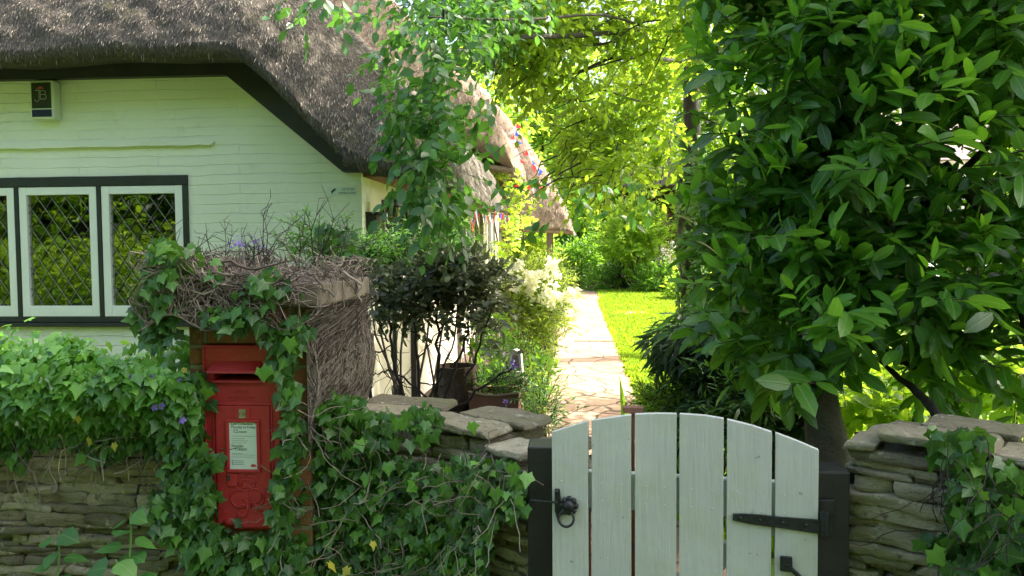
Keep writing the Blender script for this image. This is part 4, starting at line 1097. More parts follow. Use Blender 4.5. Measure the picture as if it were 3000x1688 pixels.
# --- ivy on the long wall (left)
iv = thing('ivy', 'glossy bright green ivy heaped over the top of the long dry stone wall', 'ivy', (-2.4, 2.9, 0))
polyT = [(-1300, 1020), (-100, 1010), (0, 1012), (60, 1002), (150, 1012), (195, 972), (250, 985), (300, 1012), (380, 1042), (470, 1032), (540, 1060), (610, 1100), (610, 1250), (560, 1300), (420, 1240), (300, 1250), (150, 1230), (0, 1240), (-1300, 1260)]
mb = MB(); n = 7600
P = wall_region(polyT, n, 2.85); bul = .17 * np.sin(np.clip((P[:, 2] - .85) / .45, 0, 1) * PI) + .02
P[:, 1] = 2.95 - bul * (1 + 1.1 * fbm(P * 3.5, 4)) - RNG.random(n) * .05
P[:, 2] += .05 * fbm(P * 4, 8)
ivy_leaves(mb, P, .060, nrm(np.array([0, -.8, .7])), .5, np.clip(.25 + .6 * (P[:, 2] - .95) / .25 + RNG.normal(0, .25, n), 0, 1))  # lighter leaves towards the top, sky light put into their colour
P2 = P[RNG.integers(0, n, 1800)].copy(); P2[:, 1] = RNG.uniform(2.95, 3.35, 1800); P2[:, 2] = 1.10 + RNG.normal(0, .05, 1800) + .05 * np.sin(P2[:, 0] * 7)
ivy_leaves(mb, P2, .058, np.array([0, -.3, 1.0]), .6)
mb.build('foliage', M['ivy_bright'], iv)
mb = MB(); polyB = [(-1300, 1230), (0, 1220), (300, 1230), (600, 1230), (640, 1270), (560, 1300), (500, 1335), (430, 1290), (330, 1345), (250, 1290), (160, 1290), (100, 1300), (70, 1370), (40, 1310), (-1300, 1300)]
P = wall_region(polyB, 1700, 2.90); P[:, 1] -= RNG.random(1700) * .07
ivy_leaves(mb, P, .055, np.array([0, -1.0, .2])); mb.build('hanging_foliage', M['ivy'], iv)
mb = MB(); stems(mb, P, 220, .22, .0016, np.array([0, -.1, -1.0])); mb.build('stem', M['twig'], iv)
mb = MB(); Q = np.array([PY(px, py, 2.72) for px, py in ((262, 1280), (333, 1292), (225, 1215), (205, 1150), (88, 1070), (180, 1110), (545, 1075))])
put(mb, IVY, Q, np.array([[0, 0, -1.0]] * 7) + rv(7, .3), np.array([[0, -1.0, .2]] * 7) + rv(7, .2), np.array([.045, .042, .04, .035, .03, .038, .032])); mb.build('yellow_leaves', M['yellow_leaf'], iv)
# leaves round the pillar: left edge, over the cap, down to the ground
iv = thing('ivy', 'dark green ivy climbing round the red post box and up the brick pillar', 'ivy', (-1.2, 2.8, 0))
mb = MB()
zones = [([(420, 800), (470, 760), (540, 800), (560, 860), (520, 940), (480, 1010), (420, 1000), (400, 900)], 240, 2.76),
         ([(490, 1100), (585, 1070), (600, 1150), (585, 1260), (580, 1330), (612, 1420), (615, 1500), (560, 1480), (480, 1400), (470, 1250)], 400, 2.79),
         ([(570, 1260), (605, 1250), (625, 1340), (628, 1450), (618, 1540), (600, 1450)], 36, 2.76),
         ([(420, 1440), (600, 1420), (640, 1540), (720, 1552), (820, 1552), (900, 1600), (900, 1760), (540, 1760), (560, 1640), (480, 1560)], 900, 2.78),
         ([(770, 960), (860, 930), (880, 1020), (850, 1090), (880, 1150), (840, 1200), (800, 1110)], 130, 2.76),
         ([(830, 1200), (870, 1180), (880, 1320), (850, 1400), (840, 1480), (850, 1560), (800, 1510), (800, 1420), (825, 1330)], 190, 2.77),
         ([(560, 880), (700, 890), (720, 950), (640, 960), (600, 930)], 60, 2.75), ([(690, 840), (790, 770), (860, 830), (800, 880), (720, 900)], 70, 2.72), ([(440, 690), (520, 700), (560, 780), (480, 900), (420, 860)], 150, 2.72), ([(600, 900), (720, 890), (800, 930), (700, 960), (610, 940)], 60, 2.70), ([(930, 640), (1010, 650), (1060, 740), (960, 740)], 60, 3.2),
         ([(450, 560 + 160), (560, 700), (700, 830), (560, 850)], 40, 2.74), ([(840, 930), (900, 900), (900, 990)], 20, 2.74)]
for poly, k, y in zones:
    P = wall_region(poly, k, y); P[:, 1] += RNG.uniform(-.04, .05, k); ivy_leaves(mb, P, .058, np.array([0, -1.0, .25]), .3)
mb.build('foliage', M['ivy'], iv)
mb = MB(); Q = np.array([PY(px, py, 2.70) for px, py in ((760, 1070), (785, 1062), (665, 905), (640, 920), (700, 915), (880, 860), (850, 980), (590, 1110), (610, 1130), (575, 1090))])
put(mb, IVY, Q, np.array([[0, 0, -1.0]] * 10) + rv(10, .35), np.array([[0, -1.0, .3]] * 10) + rv(10, .25), RNG.uniform(.05, .075, 10)); mb.build('young_leaves', M['ivy_bright'], iv)
# ivy over the wall between pillar and gate
iv = thing('ivy', 'thick dark ivy covering the dry stone wall between post box and gate', 'ivy', (-.7, 2.85, 0))
midline = lambda x: np.interp(x, [-1.4, -1.0, -.62, -.36, -.165, 0], [2.86, 3.0, 2.93, 2.78, 2.60, 2.5])
mb = MB()
zones = [([(820, 1230), (900, 1180), (1010, 1180), (1040, 1215), (1000, 1290), (1120, 1250), (1150, 1290), (1080, 1330), (1250, 1360), (1380, 1300), (1500, 1290), (1555, 1360), (1560, 1400), (1500, 1450), (1440, 1470), (1470, 1500), (1430, 1600), (1380, 1690), (1300, 1780), (800, 1780), (800, 1560), (815, 1400)], 5600),
         ([(1190, 1180), (1290, 1170), (1290, 1260), (1210, 1300), (1180, 1240)], 60), ([(900, 1160), (1060, 1170), (1040, 1230), (880, 1230)], 150), ([(1040, 1230), (1120, 1210), (1160, 1290), (1060, 1300)], 90)]
for poly, k in zones:
    P = wall_region(poly, k, 2.80)
    if k > 1000:
        g_ = fbm(P * np.array([4, 4, 5]), 44, 2) ; P = P[(g_ > -.16)]; P = P[~((P[:, 2] > .80) & (P[:, 0] > -.72) & (RNG.random(len(P)) < .65))]
    P[:, 1] = midline(P[:, 0]) - .03 - np.abs(RNG.normal(0, .045, len(P))) - .10 * (fbm(P * 5, 14) + .25).clip(0)
    ivy_leaves(mb, P, .054, np.array([0, -1.0, .25]), .45)
fo = mb.build('foliage', M['ivy'], iv)
mb = MB(); P = P[:0]; P = wall_region(zones[0][0], 420, 2.80); P[:, 1] = midline(P[:, 0]) - .15; ivy_leaves(mb, P[:200], .055, np.array([0, -1.0, .3]))
Q = np.array([PY(px, py, 2.50) for px, py in ((1530, 1400), (1548, 1375), (1520, 1380), (1500, 1350), (1450, 1420), (1190, 1230), (1170, 1220), (1380, 1230))])
put(mb, IVY, Q, np.array([[0, 0, -1.0]] * 8) + rv(8, .4), np.array([[0, -1.0, .3]] * 8) + rv(8, .2), RNG.uniform(.05, .075, 8)); mb.build('young_leaves', M['ivy_bright'], iv)
mb = MB(); stems(mb, P, 260, .2, .0017, np.array([0, -.1, -.3]), 1.0); mb.build('stem', M['twig'], iv)
mb = MB(); Q = np.array([PY(px, py, 2.60) for px, py in ((1093, 1580), (1025, 1655), (960, 1640), (1165, 1610))])
put(mb, IVY, Q, np.array([[0, 0, -1.0]] * 4) + rv(4, .8), np.array([[0, -1.0, .2]] * 4) + rv(4, .6), RNG.uniform(.035, .055, 4)); mb.build('yellow_leaves', M['yellow_leaf'], iv)
# ivy at the right wall
iv = thing('ivy', 'large leaved ivy trailing over the wall right of the hinge side gate post', 'ivy', (1.3, 2.0, 0))
mb = MB(); Q = []; S_ = []
def rwall(px, py, off):     # right wall front plane
    d = ray(px, py); a = np.array([.865, 2.40]); u = nrm(np.array([.255, -.16])); A = np.array([[d[0], -u[0]], [d[1], -u[1]]]); t, s_ = np.linalg.solve(A, a - CAM[:2]); p = CAM + d * t
    return p + np.array([-.53, -.85, 0]) * off
for poly, k in (([(2780, 1300), (2990, 1330), (3080, 1500), (3080, 1760), (2980, 1760), (2900, 1560), (2830, 1500), (2790, 1400)], 230), ([(2700, 1540), (2800, 1540), (2960, 1620), (3000, 1760), (2830, 1700)], 60), ([(2740, 1230), (2900, 1240), (2860, 1330), (2760, 1340)], 60)):
    lo = np.min(poly, 0); hi = np.max(poly, 0); c = 0
    while c < k:
        p = RNG.uniform(lo, hi)
        if inpoly(p[None], poly)[0]: Q.append(rwall(p[0], p[1], RNG.uniform(.01, .09))); S_.append(.075 if p[0] > 2800 and p[1] > 1450 else .055); c += 1
Q = np.array(Q); n = len(Q)
put(mb, IVY, Q, np.array([0, 0, -1.0]) + rv(n, .5), np.array([-.45, -.85, .35]) + rv(n, .3), np.array(S_) * RNG.uniform(.7, 1.3, n)); mb.build('foliage', M['ivy'], iv)
mb = MB(); Q2 = np.array([rwall(px, py, .12) for px, py in ((2745, 1560), (2800, 1640), (2870, 1640), (2930, 1620), (2900, 1400), (2830, 1480), (2960, 1440))])
put(mb, IVY, Q2, np.array([[0, 0, -1.0]] * 7) + rv(7, .5), np.array([[-.4, -.85, .35]] * 7) + rv(7, .15), np.array([.085, .10, .095, .08, .06, .065, .06])); mb.build('large_leaves', M['ivy_bright'], iv)
mb = MB(); stems(mb, Q, 60, .25, .0018, np.array([0, -.1, -1.0])); mb.build('stem', M['twig_dark'], iv)

# --- blue-purple flowers in the ivy
pw = thing('periwinkle', 'scattered purple periwinkle flowers showing among the ivy beside the brick pillar', 'flowers', (-1.7, 2.7, 1.0))
for (px, py) in ((382, 1108), (380, 1128), (415, 1135), (442, 1108), (412, 1158), (474, 1190), (452, 1194), (525, 1110), (535, 1232), (384, 1118)):
    mb = MB(); c = PY(px, py, 2.70); a0 = RNG.random() * 6
    nv = nrm(np.array([0, -1, .4]) + RNG.normal(0, .25, 3)); t1 = nrm(np.cross(nv, [0, 0, 1.0])); t2 = np.cross(nv, t1)
    for k in range(5):
        an = a0 + k * 2 * PI / 5; put(mb, PETAL, c[None], (t1 * math.cos(an) + t2 * math.sin(an))[None], nv[None], .014)
    mb.build('flower', M['petal_purple'], pw)
mb = MB(); Q = np.array([PY(px, py, 2.74) for px, py in ((382, 1125), (440, 1125), (412, 1170), (460, 1200), (525, 1125), (535, 1240))]); mb.sticks(Q, Q + [[.01, .05, -.12]] * 6, .0015); mb.build('stem', M['soft_green'], pw)

# --- dead vine mass over the pillar
vn = thing('dead_vine', 'tangled dry brown vine stems heaped over the cap and side of the brick pillar', 'dead vine', ((px0 + px1) / 2, 3.1, 0))
mb = MB()
def vines(mb, P, D, steps, sl_, rad, keep, jit=.4, grav=0., rr=(.0, 1.)):
    n = len(P); r = RNG.uniform(rr[0], rr[1], n); rad = rad * RNG.uniform(.5, 1.5, n)
    P = P.copy(); D = nrm(D)
    for s_ in range(steps):
        Q = P + D * sl_; Q = keep(Q); mb.sticks(P, Q, rad, rad * .92, rnd=r); D = nrm(nrm(Q - P + 1e-6) + rv(n, jit) + np.array([0, 0, -grav])); P = Q
cx0, cx1, cy0, cy1 = px0 - .07, px1 + .07, py0 - .07, py1 + .06
def keep_cap(Q):
    Q[:, 0] = np.clip(Q[:, 0], cx0 - .05 + .03 * np.sin(Q[:, 2] * 40), cx1 + .01); Q[:, 1] = np.clip(Q[:, 1], cy0 - .07, cy1 + .1)
    ins = (Q[:, 0] > cx0) & (Q[:, 0] < cx1) & (Q[:, 1] > cy0) & (Q[:, 1] < cy1)
    Q[:, 2] = np.where(ins, np.maximum(Q[:, 2], cz1 + .005), np.maximum(Q[:, 2], cz0 - .05 - .03 * np.sin(Q[:, 0] * 23))); Q[:, 2] = np.minimum(Q[:, 2], cz1 + .055 + .04 * np.sin(Q[:, 0] * 9 + 2.6) + .03 * np.sin(Q[:, 0] * 31)); return Q
n = 700
P = np.stack([cx0 - .02 + (cx1 - cx0 - .02) * RNG.beta(1.0, 1.2, n), RNG.uniform(cy0, cy1, n), cz1 + np.abs(RNG.normal(.03, .05, n))], 1)
vines(mb, P, rv(n) * np.array([1.5, 1, .35]), 9, .045, .0020, keep_cap, .45, .06)
n = 430     # over the front edge, hanging
P = np.stack([RNG.uniform(cx0 - .03, cx1 - .26, n), np.full(n, cy0 - .02), RNG.uniform(cz0, cz1 + .04, n)], 1)
vines(mb, P, rv(n) * np.array([1.6, .4, .5]) + [0, -.1, -.2], 8, .04, .0018, keep_cap, .5, .18)
def keep_side(Q):
    Q[:, 0] = np.maximum(Q[:, 0], px1 + .004); Q[:, 0] = np.minimum(Q[:, 0], px1 + .025 + .045 * np.clip((Q[:, 1] - py0) / .5, 0, 1) + .02 * np.sin(Q[:, 2] * 13))
    Q[:, 1] = np.clip(Q[:, 1], py0 - .03, py1 + .05); Q[:, 2] = np.maximum(Q[:, 2], .85); return Q
n = 3300
P = np.stack([px1 + RNG.uniform(.0, .09, n), RNG.uniform(py0 - .02, py1 + .08, n), RNG.uniform(.95, cz0 + .02, n)], 1)
vines(mb, P, rv(n, .5) + [0, 0, -1.0], 7, .045, .0017, keep_side, .48, .35)
# solid fibrous mass behind the loose fibres
dry = mb; mb = MB()
nn1 = 22; zz = np.linspace(.8, cz0 - .005, nn1); yy = np.linspace(py0 + .02, py1 + .07, 16)
Zg, Yg = np.meshgrid(zz, yy, indexing='ij'); Pg = np.stack([px1 + .008 + .04 * np.clip((Yg - py0) / .5, 0, 1), Yg, Zg], -1); Pg[..., 0] += fbm(Pg * 12, 3) * .05
mb.grid(Pg, .2); mb.build('stem_mat', simple('vine_mat', (.05, .035, .025), (.12, .085, .06), .95, 30, 1, 90, .02), vn, smooth=True)
mb = dry; n = 44
P = np.stack([RNG.uniform(cx0 - .02, cx1, n), RNG.uniform(cy0, cy1, n), np.full(n, cz1 + .06)], 1)
A = P; D = nrm(np.stack([RNG.normal(0, .6, n), RNG.normal(0, .3, n), np.ones(n)], 1)); hh = RNG.uniform(.08, .2, n) * np.where(P[:, 0] > -1.3, 1.5, 1.0)
for s_ in range(4):
    B = A + D * (hh / 4)[:, None]; mb.sticks(A, B, .0032 * (1 - s_ * .2), .0032 * (1 - (s_ + 1) * .2), m=1)
    if s_ > 0:
        d2 = nrm(D + rv(n, .8)); mb.sticks(A, A + d2 * (hh / 3)[:, None], .0016, .0009, m=1)
        d2 = nrm(D + rv(n, .8)); mb.sticks(B, B + d2 * (hh / 4)[:, None], .0014, .0009, m=1)
    A = B; D = nrm(D + rv(n, .35))
mb.build('dry_stems', [M['twig'], M['twig_dark']], vn)
mb = MB()   # a few thick pale stems
for pts in ([(1010, 800), (1060, 835), (1050, 860), (1060, 890)], [(905, 795), (930, 815), (950, 850), (985, 868)], [(540, 790), (640, 800), (700, 810), (800, 770)], [(660, 800), (665, 860), (672, 880)], [(480, 705), (560, 740), (600, 790)], [(620, 760), (740, 790), (860, 760)]):
    P = np.array([PY(a, b, cy0 - .03) for a, b in pts]); t = np.linspace(0, 1, len(P)); tt = np.linspace(0, 1, 10); P = np.stack([np.interp(tt, t, P[:, k]) for k in range(3)], 1) + rv(10, .004)
    mb.tube(P, taper(.006, .003, 10), 6)
mb.build('thick_stem', M['twig'], vn, smooth=True)
lav = thing('blue_flowers', 'small faint blue flower cluster rising behind the dead vine on the pillar', 'flowers', (-1.3, 3.3, 1.5))
mb = MB()
for c in ((715, 712), (700, 718), (740, 718), (760, 722), (690, 712)):
    mb = MB(); P = PY(c[0], c[1], 3.4)[None] + rv(14, .014); put(mb, PETAL, P, rv(14), rv(14), .014); mb.build('flower', M['petal_purple'], lav)
mb = MB(); P = np.array([PY(c, 716, 3.4) for c in (700, 720, 745)]); mb.sticks(P, P - [[0, 0, .16]] * 3, .003); mb.build('stem', M['soft_green'], lav)

# --- leafy weeds at the foot of the left wall
def weed(px, py, h, nl, S, label, y=2.45):
    c = PY(px, py, y); t = thing('leafy_weed', label, 'weed', (c[0], y, 0)); mb = MB(); mb.tube(wig((c[0], y, 0), (c[0] + .01, y, c[2]), 8, 0, .04), taper(.006, .003, 8), 6); mb.build('stem', M['soft_green'], t)
    mb = MB(); z = c[2] - np.linspace(0, h, nl); P = np.stack([np.full(nl, c[0]), np.full(nl, y), z], 1); a = np.arange(nl) * 2.4
    D = np.stack([np.cos(a), np.sin(a) * .6 - .3, RNG.uniform(-.4, .2, nl)], 1)
    put(mb, BROAD, P + nrm(D) * .02, D, np.array([0, -.35, 1.0]) + rv(nl, .2), S * .72 * RNG.uniform(.7, 1.2, nl)); mb.build('foliage', M['soft_green'], t)
weed(165, 1560, .22, 9, .095, 'pale green leafy weed low in front of the long wall, farthest from the post box', 2.40)
weed(375, 1500, .28, 11, .105, 'broad leaved green weed in front of the long wall nearest the post box', 2.42)
weed(330, 1640, .16, 8, .11, 'low broad leaved weed at the wall foot in front of the taller ones', 2.25)

# ------------------------------------------------------------------ LAUREL
def trunk(mb, pts, r0, r1, n=16, k=10):
    pts = np.array(pts, float); t = np.linspace(0, 1, len(pts)); tt = np.linspace(0, 1, n)
    P = np.stack([np.interp(tt, t, pts[:, i]) for i in range(3)], 1); P[1:-1] = (P[:-2] + P[1:-1] * 2 + P[2:]) / 4; P += rv(n, r0 * .08)
    mb.tube(P, taper(r0, r1, n) * (1 + .08 * np.sin(tt * 40)), k)
la = thing('laurel_tree', 'big dark glossy laurel tree leaning over the wall beside the gate', 'tree', (1.0, 3.1, 0))
b0 = PY(2430, 1290, 3.0); b1 = PY(2370, 1000, 3.15); b2 = PY(2330, 760, 3.4)
mb = MB(); trunk(mb, [(b0[0] + .02, 3.0, 0), b0, b1, b2, (1.0, 3.6, 2.4), (1.2, 3.7, 3.6)], .085, .02, 20); mb.build('trunk', M['bark_green'], la, smooth=True)
for pts in ([b1, PY(2560, 1010, 3.3), PY(2800, 1150, 3.1)], [(1.05, 3.3, 1.3), (1.6, 3.4, 1.9), (2.4, 3.5, 2.6)], [PY(2780, 1260, 2.75), PY(2700, 1160, 2.9), PY(2580, 1060, 3.2)], [b2, PY(2200, 500, 3.6), PY(2120, 250, 3.7)], [(1.0, 3.5, 1.9), (1.5, 3.7, 2.6), (2.2, 3.8, 3.8)], [(1.1, 3.4, 1.6), (1.9, 3.3, 1.9), (2.3, 3.1, 2.0)], [PY(2760, 480, 3.2), PY(2960, 720, 3.1), PY(3050, 1300, 3.0)]):
    mb = MB(); trunk(mb, pts, .022, .008, 12, 7); mb.build('branch', M['bark'], la, smooth=True)
LB = [((1.0, 3.75, 2.55), (.36, .5, .40), 1.0), ((.95, 3.9, 2.0), (.30, .5, .40), 1.0), ((1.02, 3.35, 2.2), (.42, .45, .40), 1.2), ((1.35, 3.3, 2.45), (.42, .4, .35), 1.0),
      ((1.0, 3.5, 1.62), (.40, .5, .38), 1.1), ((.98, 3.9, 1.35), (.33, .5, .36), 1.0), ((1.55, 3.3, 1.95), (.42, .4, .35), .55), ((1.95, 3.3, 2.2), (.35, .4, .40), .45),
      ((1.1, 3.7, 3.1), (.6, .6, .45), 1.0), ((1.9, 3.5, 2.9), (.6, .5, .35), .45), ((2.5, 3.8, 3.3), (.6, .6, .6), .6), ((1.45, 3.2, 1.45), (.35, .35, .22), .55), ((.9, 3.35, 1.22), (.35, .35, .22), 1.0), ((1.2, 3.1, 1.15), (.35, .3, .18), .8), ((.92, 3.9, 1.7), (.25, .4, .5), 1.0), ((.93, 4.2, 2.6), (.25, .5, .5), .9),
      ((1.9, 3.3, 1.55), (.4, .4, .25), .24), ((1.3, 3.6, 4.0), (.8, .7, .6), 1.2), ((2.3, 3.8, 4.4), (.8, .7, .6), 1.0), ((.95, 3.5, 1.1), (.35, .4, .25), .6), ((1.55, 3.3, 1.15), (.5, .3, .2), .45),
      ((2.4, 3.3, 2.0), (.45, .4, .5), .35), ((.93, 3.9, 3.1), (.3, .5, .3), .6), ((2.1, 3.1, 1.2), (.4, .3, .22), .6), ((1.95, 3.6, 1.8), (.55, .4, .5), .6), ((1.45, 3.5, 1.2), (.4, .3, .25), .8), ((.82, 3.9, 2.3), (.25, .4, .5), .9), ((1.2, 3.1, 1.35), (.3, .25, .25), .7)]
mb = MB(); wd = MB(); yg = MB()
for c, r, wt_ in LB:
    n = int(165 * wt_ * (r[0] * r[1] * r[2] / .07) ** .5)
    P, u = inblob(c, r, n, .45); k_ = gaps(P, 2.6, .33, 77); P = P[k_]; u = u[k_]; n = len(P)
    D = u * .8 + rv(n, .5) + np.array([0, -.25, .15])
    sprays(mb, LAUR, P, D, RNG.uniform(.12, .24, n), 8, .106, .30, wd, .0028, .9, .40, .8)
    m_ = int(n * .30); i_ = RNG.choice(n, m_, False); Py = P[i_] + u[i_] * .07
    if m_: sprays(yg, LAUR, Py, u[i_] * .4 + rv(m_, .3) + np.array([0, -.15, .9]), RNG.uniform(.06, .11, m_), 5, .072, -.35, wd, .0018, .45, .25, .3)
# bright young shoots on the near face, where the photo shows them
for (px, py, y) in ((2190, 240, 3.1), (2150, 275, 3.1), (2660, 105, 2.9), (2690, 190, 2.85), (2640, 230, 2.85), (2740, 215, 2.85), (2800, 250, 2.85), (2330, 430, 2.95), (2290, 480, 2.95), (2240, 500, 2.95), (2560, 280, 2.9), (2370, 200, 3.0), (2040, 130, 3.4), (2010, 590, 3.4), (2370, 660, 3.0), (2200, 760, 3.0), (2130, 790, 3.05), (2690, 790, 2.8), (2640, 900, 2.8), (2400, 900, 2.8), (2350, 880, 2.8), (2450, 700, 2.9), (2620, 620, 2.9), (2880, 380, 2.8), (2500, 1000, 2.8), (2330, 30, 3.0), (2640, 20, 2.9)):
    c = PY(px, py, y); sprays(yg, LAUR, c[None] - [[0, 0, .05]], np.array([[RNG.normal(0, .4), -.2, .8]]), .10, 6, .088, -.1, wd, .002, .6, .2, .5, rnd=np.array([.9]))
for (px, py, y) in ((2440, 960, 2.75), (2480, 920, 2.75), (2330, 980, 2.8), (2130, 830, 2.9), (2200, 700, 2.9), (2680, 430, 2.8), (2660, 300, 2.8), (2130, 400, 3.0), (2600, 500, 2.8), (2900, 530, 2.7), (2960, 450, 2.7), (2700, 880, 2.8), (2400, 1120, 2.8)):
    c = PY(px, py, y); sprays(mb, LAUR, c[None], np.array([[RNG.normal(0, .6), -.5, .1]]), .16, 6, .135, .25, wd, .003, .9, .2, .9, rnd=np.array([.95]))
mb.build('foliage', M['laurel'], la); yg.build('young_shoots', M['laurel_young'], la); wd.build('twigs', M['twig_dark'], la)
# dark fringe shrub between lawn and laurel
ds = thing('drooping_shrub', 'dark shrub with narrow drooping leaves leaning over the lawn edge behind the gate', 'shrub', (.95, 5.0, 0))
mb = MB(); wd = MB()
for c, r, n in (((.98, 5.0, 1.0), (.38, .5, .26), 520), ((1.0, 4.9, .82), (.26, .4, .18), 280), ((1.28, 4.8, .5), (.34, .4, .32), 420), ((.75, 5.0, 1.02), (.25, .3, .10), 160), ((1.3, 5.0, 1.2), (.45, .4, .3), 300)):
    P, u = inblob(c, r, n, .3); D = np.array([-.75, -.2, -.35]) + rv(n, .35); sprays(mb, NARROW, P, D, .16, 6, .12, .5, wd, .002, .5, .3, .8)
mb.build('foliage', M['dark_tree'], ds); mb2 = wd.build('stem', M['twig_dark'], ds)

# ------------------------------------------------------------------ OVERHANGING TREE
ot = thing('overhanging_tree', 'broadleaved tree with an ivy clad trunk whose branches hang over the cottage and path', 'tree', (1.75, 12, 0))
tb_ = PY(2025, 860, 11.5)
mb = MB(); tr = [(tb_[0], 11.5, 0), PY(2020, 620, 11.5), PY(2028, 200, 11.3), PY(2020, -150, 11.0), (1.6, 10.5, 8.5)]; trunk(mb, tr, .16, .06, 24, 12); mb.build('trunk', M['bark'], ot, smooth=True)
for pts, r0 in (([PY(2010, 60, 10.5), PY(1800, 100, 8.0), PY(1500, 110, 6.0), PY(1300, 160, 5.0), PY(1230, 330, 4.5)], .030), ([PY(2000, 120, 10.0), PY(1780, 40, 7.0), PY(1500, 60, 5.5), PY(1250, 50, 4.6)], .016), ([PY(2010, 180, 10.5), PY(1800, 165, 8.5), PY(1640, 235, 8.0)], .03), ([PY(1850, 20, 9), PY(1830, 120, 8.5), PY(1600, 150, 7.5), PY(1450, 220, 7)], .022),
                ([PY(1500, 100, 6.0), PY(1460, 150, 5.8), PY(1440, 230, 5.6)], .012), ([PY(1990, 330, 9), PY(1960, 420, 8), PY(1930, 560, 7.5)], .012), ([PY(1300, 30, 4.6), PY(1298, 90, 4.6)], .010), ([PY(2040, 0, 11), PY(2200, -50, 8), PY(2500, 20, 6)], .04), ([PY(2100, 40, 9), PY(2400, 20, 6), PY(2700, 0, 5)], .03), ([PY(1900, 150, 9), PY(1700, 210, 7.5), PY(1610, 300, 7.2)], .01), ([PY(1880, 300, 8.5), PY(1760, 260, 7.5), PY(1600, 330, 7)], .010)):
    mb = MB(); trunk(mb, pts, r0, r0 * .3, 18, 7); mb.build('branch', M['bark'], ot, smooth=True)
mb = MB(); wd = MB()
NB = [(1330, 40, 90, 50, 6.4, 60), (1440, 110, 60, 60, 6.6, 50), (1290, 0, 90, 50, 5.6, 50), (1400, 20, 100, 50, 5.8, 60), (1520, 0, 90, 40, 6, 40), (1210, 90, 70, 60, 4.7, 20), (1150, 160, 45, 50, 4.8, 12), (1280, 140, 80, 70, 4.5, 34), (1210, 250, 65, 60, 4.5, 26), (1300, 260, 80, 70, 4.3, 38), (1200, 340, 60, 50, 4.4, 26), (1240, 400, 80, 60, 4.3, 40),
      (1235, 450, 45, 40, 4.3, 18), (1270, 490, 70, 50, 4.2, 34), (1270, 555, 60, 40, 4.1, 24), (1310, 610, 45, 35, 4.1, 18), (1320, 330, 45, 50, 4.4, 18), (1370, 120, 60, 70, 4.9, 26), (1270, 30, 120, 50, 4.8, 40), (1450, 50, 90, 50, 5.4, 34),
      (960, 5, 70, 30, 4.6, 12), (900, 30, 40, 30, 4.6, 4), (1120, 40, 60, 40, 4.7, 10), (1300, 420, 60, 50, 4.3, 20), (1350, 520, 40, 50, 4.4, 10), (1300, 640, 30, 20, 4.2, 6)]
for (px, py, rx, rz, y, n) in NB:
    c = PY(px, py, y); r = (rx * y / F, .35, rz * y / F); P, u = inblob(c, r, n, .2); D = u * .5 + rv(n, .5) + np.array([-.2, -.1, -.35])
    n2 = max(2, int(n * .62)); sprays(mb, LEAF, P[:n2], D[:n2], RNG.uniform(.14, .26, n2), 6, .074, .55, wd, .0018, .8, .3, .8)
# hanging leaves in front of the far roof and path
for (px, py, y, n) in ((1420, 340, 4.6, 3), (1380, 320, 4.6, 3), (1450, 420, 4.4, 2), (1440, 300, 4.4, 3), (1590, 640, 4.2, 1), (1610, 655, 4.2, 1), (1480, 560, 4.4, 1), (1500, 600, 4.4, 1), (1330, 680, 4.2, 2), (1240, 590, 4.1, 3), (1570, 520, 5, 2), (1800, 620, 5, 3), (1880, 560, 5, 4), (1700, 600, 5, 2), (1760, 550, 5.5, 4)):
    c = PY(px, py, y)[None] + rv(n, .02); sprays(mb, LEAF, c, np.array([[-.5, 0, -.4]]) + rv(n, .5), .14, 5, .075, .6, wd, .0016, .7, .3, .6)
mb.build('near_foliage', M['beech'], ot); 
mb = MB()
CB = [(1500, 20, 120, 60, 7, 110), (1560, 90, 110, 90, 7.4, 120), (1680, 30, 140, 60, 8.2, 130), (1680, 130, 120, 90, 8, 130), (1820, 70, 130, 80, 8, 140), (1610, 220, 90, 70, 7.5, 90), (1750, 280, 110, 80, 8, 110), (1880, 200, 90, 110, 8.5, 110), (1900, 380, 90, 110, 8, 120), (1780, 430, 110, 70, 8, 90), (1700, 520, 90, 50, 7.5, 50),
      (1830, 500, 80, 50, 7, 50), (1975, 430, 45, 60, 7.5, 36), (2060, 120, 60, 110, 8, 60), (1500, 180, 50, 40, 7.5, 30), (1690, 390, 50, 50, 8, 40), (2000, 20, 100, 60, 8, 70), (2250, 20, 150, 60, 7, 70), (2600, 60, 160, 60, 6.5, 60)]
for (px, py, rx, rz, y, n) in CB:
    c = PY(px, py, y); r = (rx * y / F, .8, rz * y / F); P, u = inblob(c, r, int(n * 1.0), .1); D = u * .4 + rv(len(P), .5) + np.array([-.3, 0, -.25])
    k_ = gaps(P, 1.8, .36, 3); P = P[k_]; D = D[k_]
    sprays(mb, LEAF, P, D, RNG.uniform(.2, .4, len(P)), 8, .085, .4, wd, .003, .8, .3, .9)
for c, r, n in (((1.4, 11.5, 7.6), (2.6, 2.4, 1.4), 420), ((1.6, 8.0, 5.9), (1.8, 1.6, .8), 300), ((2.7, 8.3, 3.5), (.8, .6, .5), 150), ((.9, 8.2, 6.4), (1.7, 1.4, .7), 520)):  # includes unseen clumps added to shade the roof slope and path
    P, u = inblob(c, r, n, .3); sprays(mb, LEAF, P, u + rv(n, .5), .5, 8, .12, .3, wd, .004, .8, .3, .9)
for q in range(46):
    c = CB[RNG.integers(0, len(CB))]; a = PY(c[0] + RNG.normal(0, 60), c[1] - 30 + RNG.normal(0, 30), c[4]); b = PY(c[0] - RNG.uniform(40, 230), c[1] + RNG.uniform(20, 150), c[4] - RNG.uniform(0, 1))
    wd.tube(wig(a, b, 14, -.02, .07), taper(.009, .002, 14), 5)
mb.build('crown', M['canopy'], ot); wd.build('twigs', M['twig_dark'], ot)
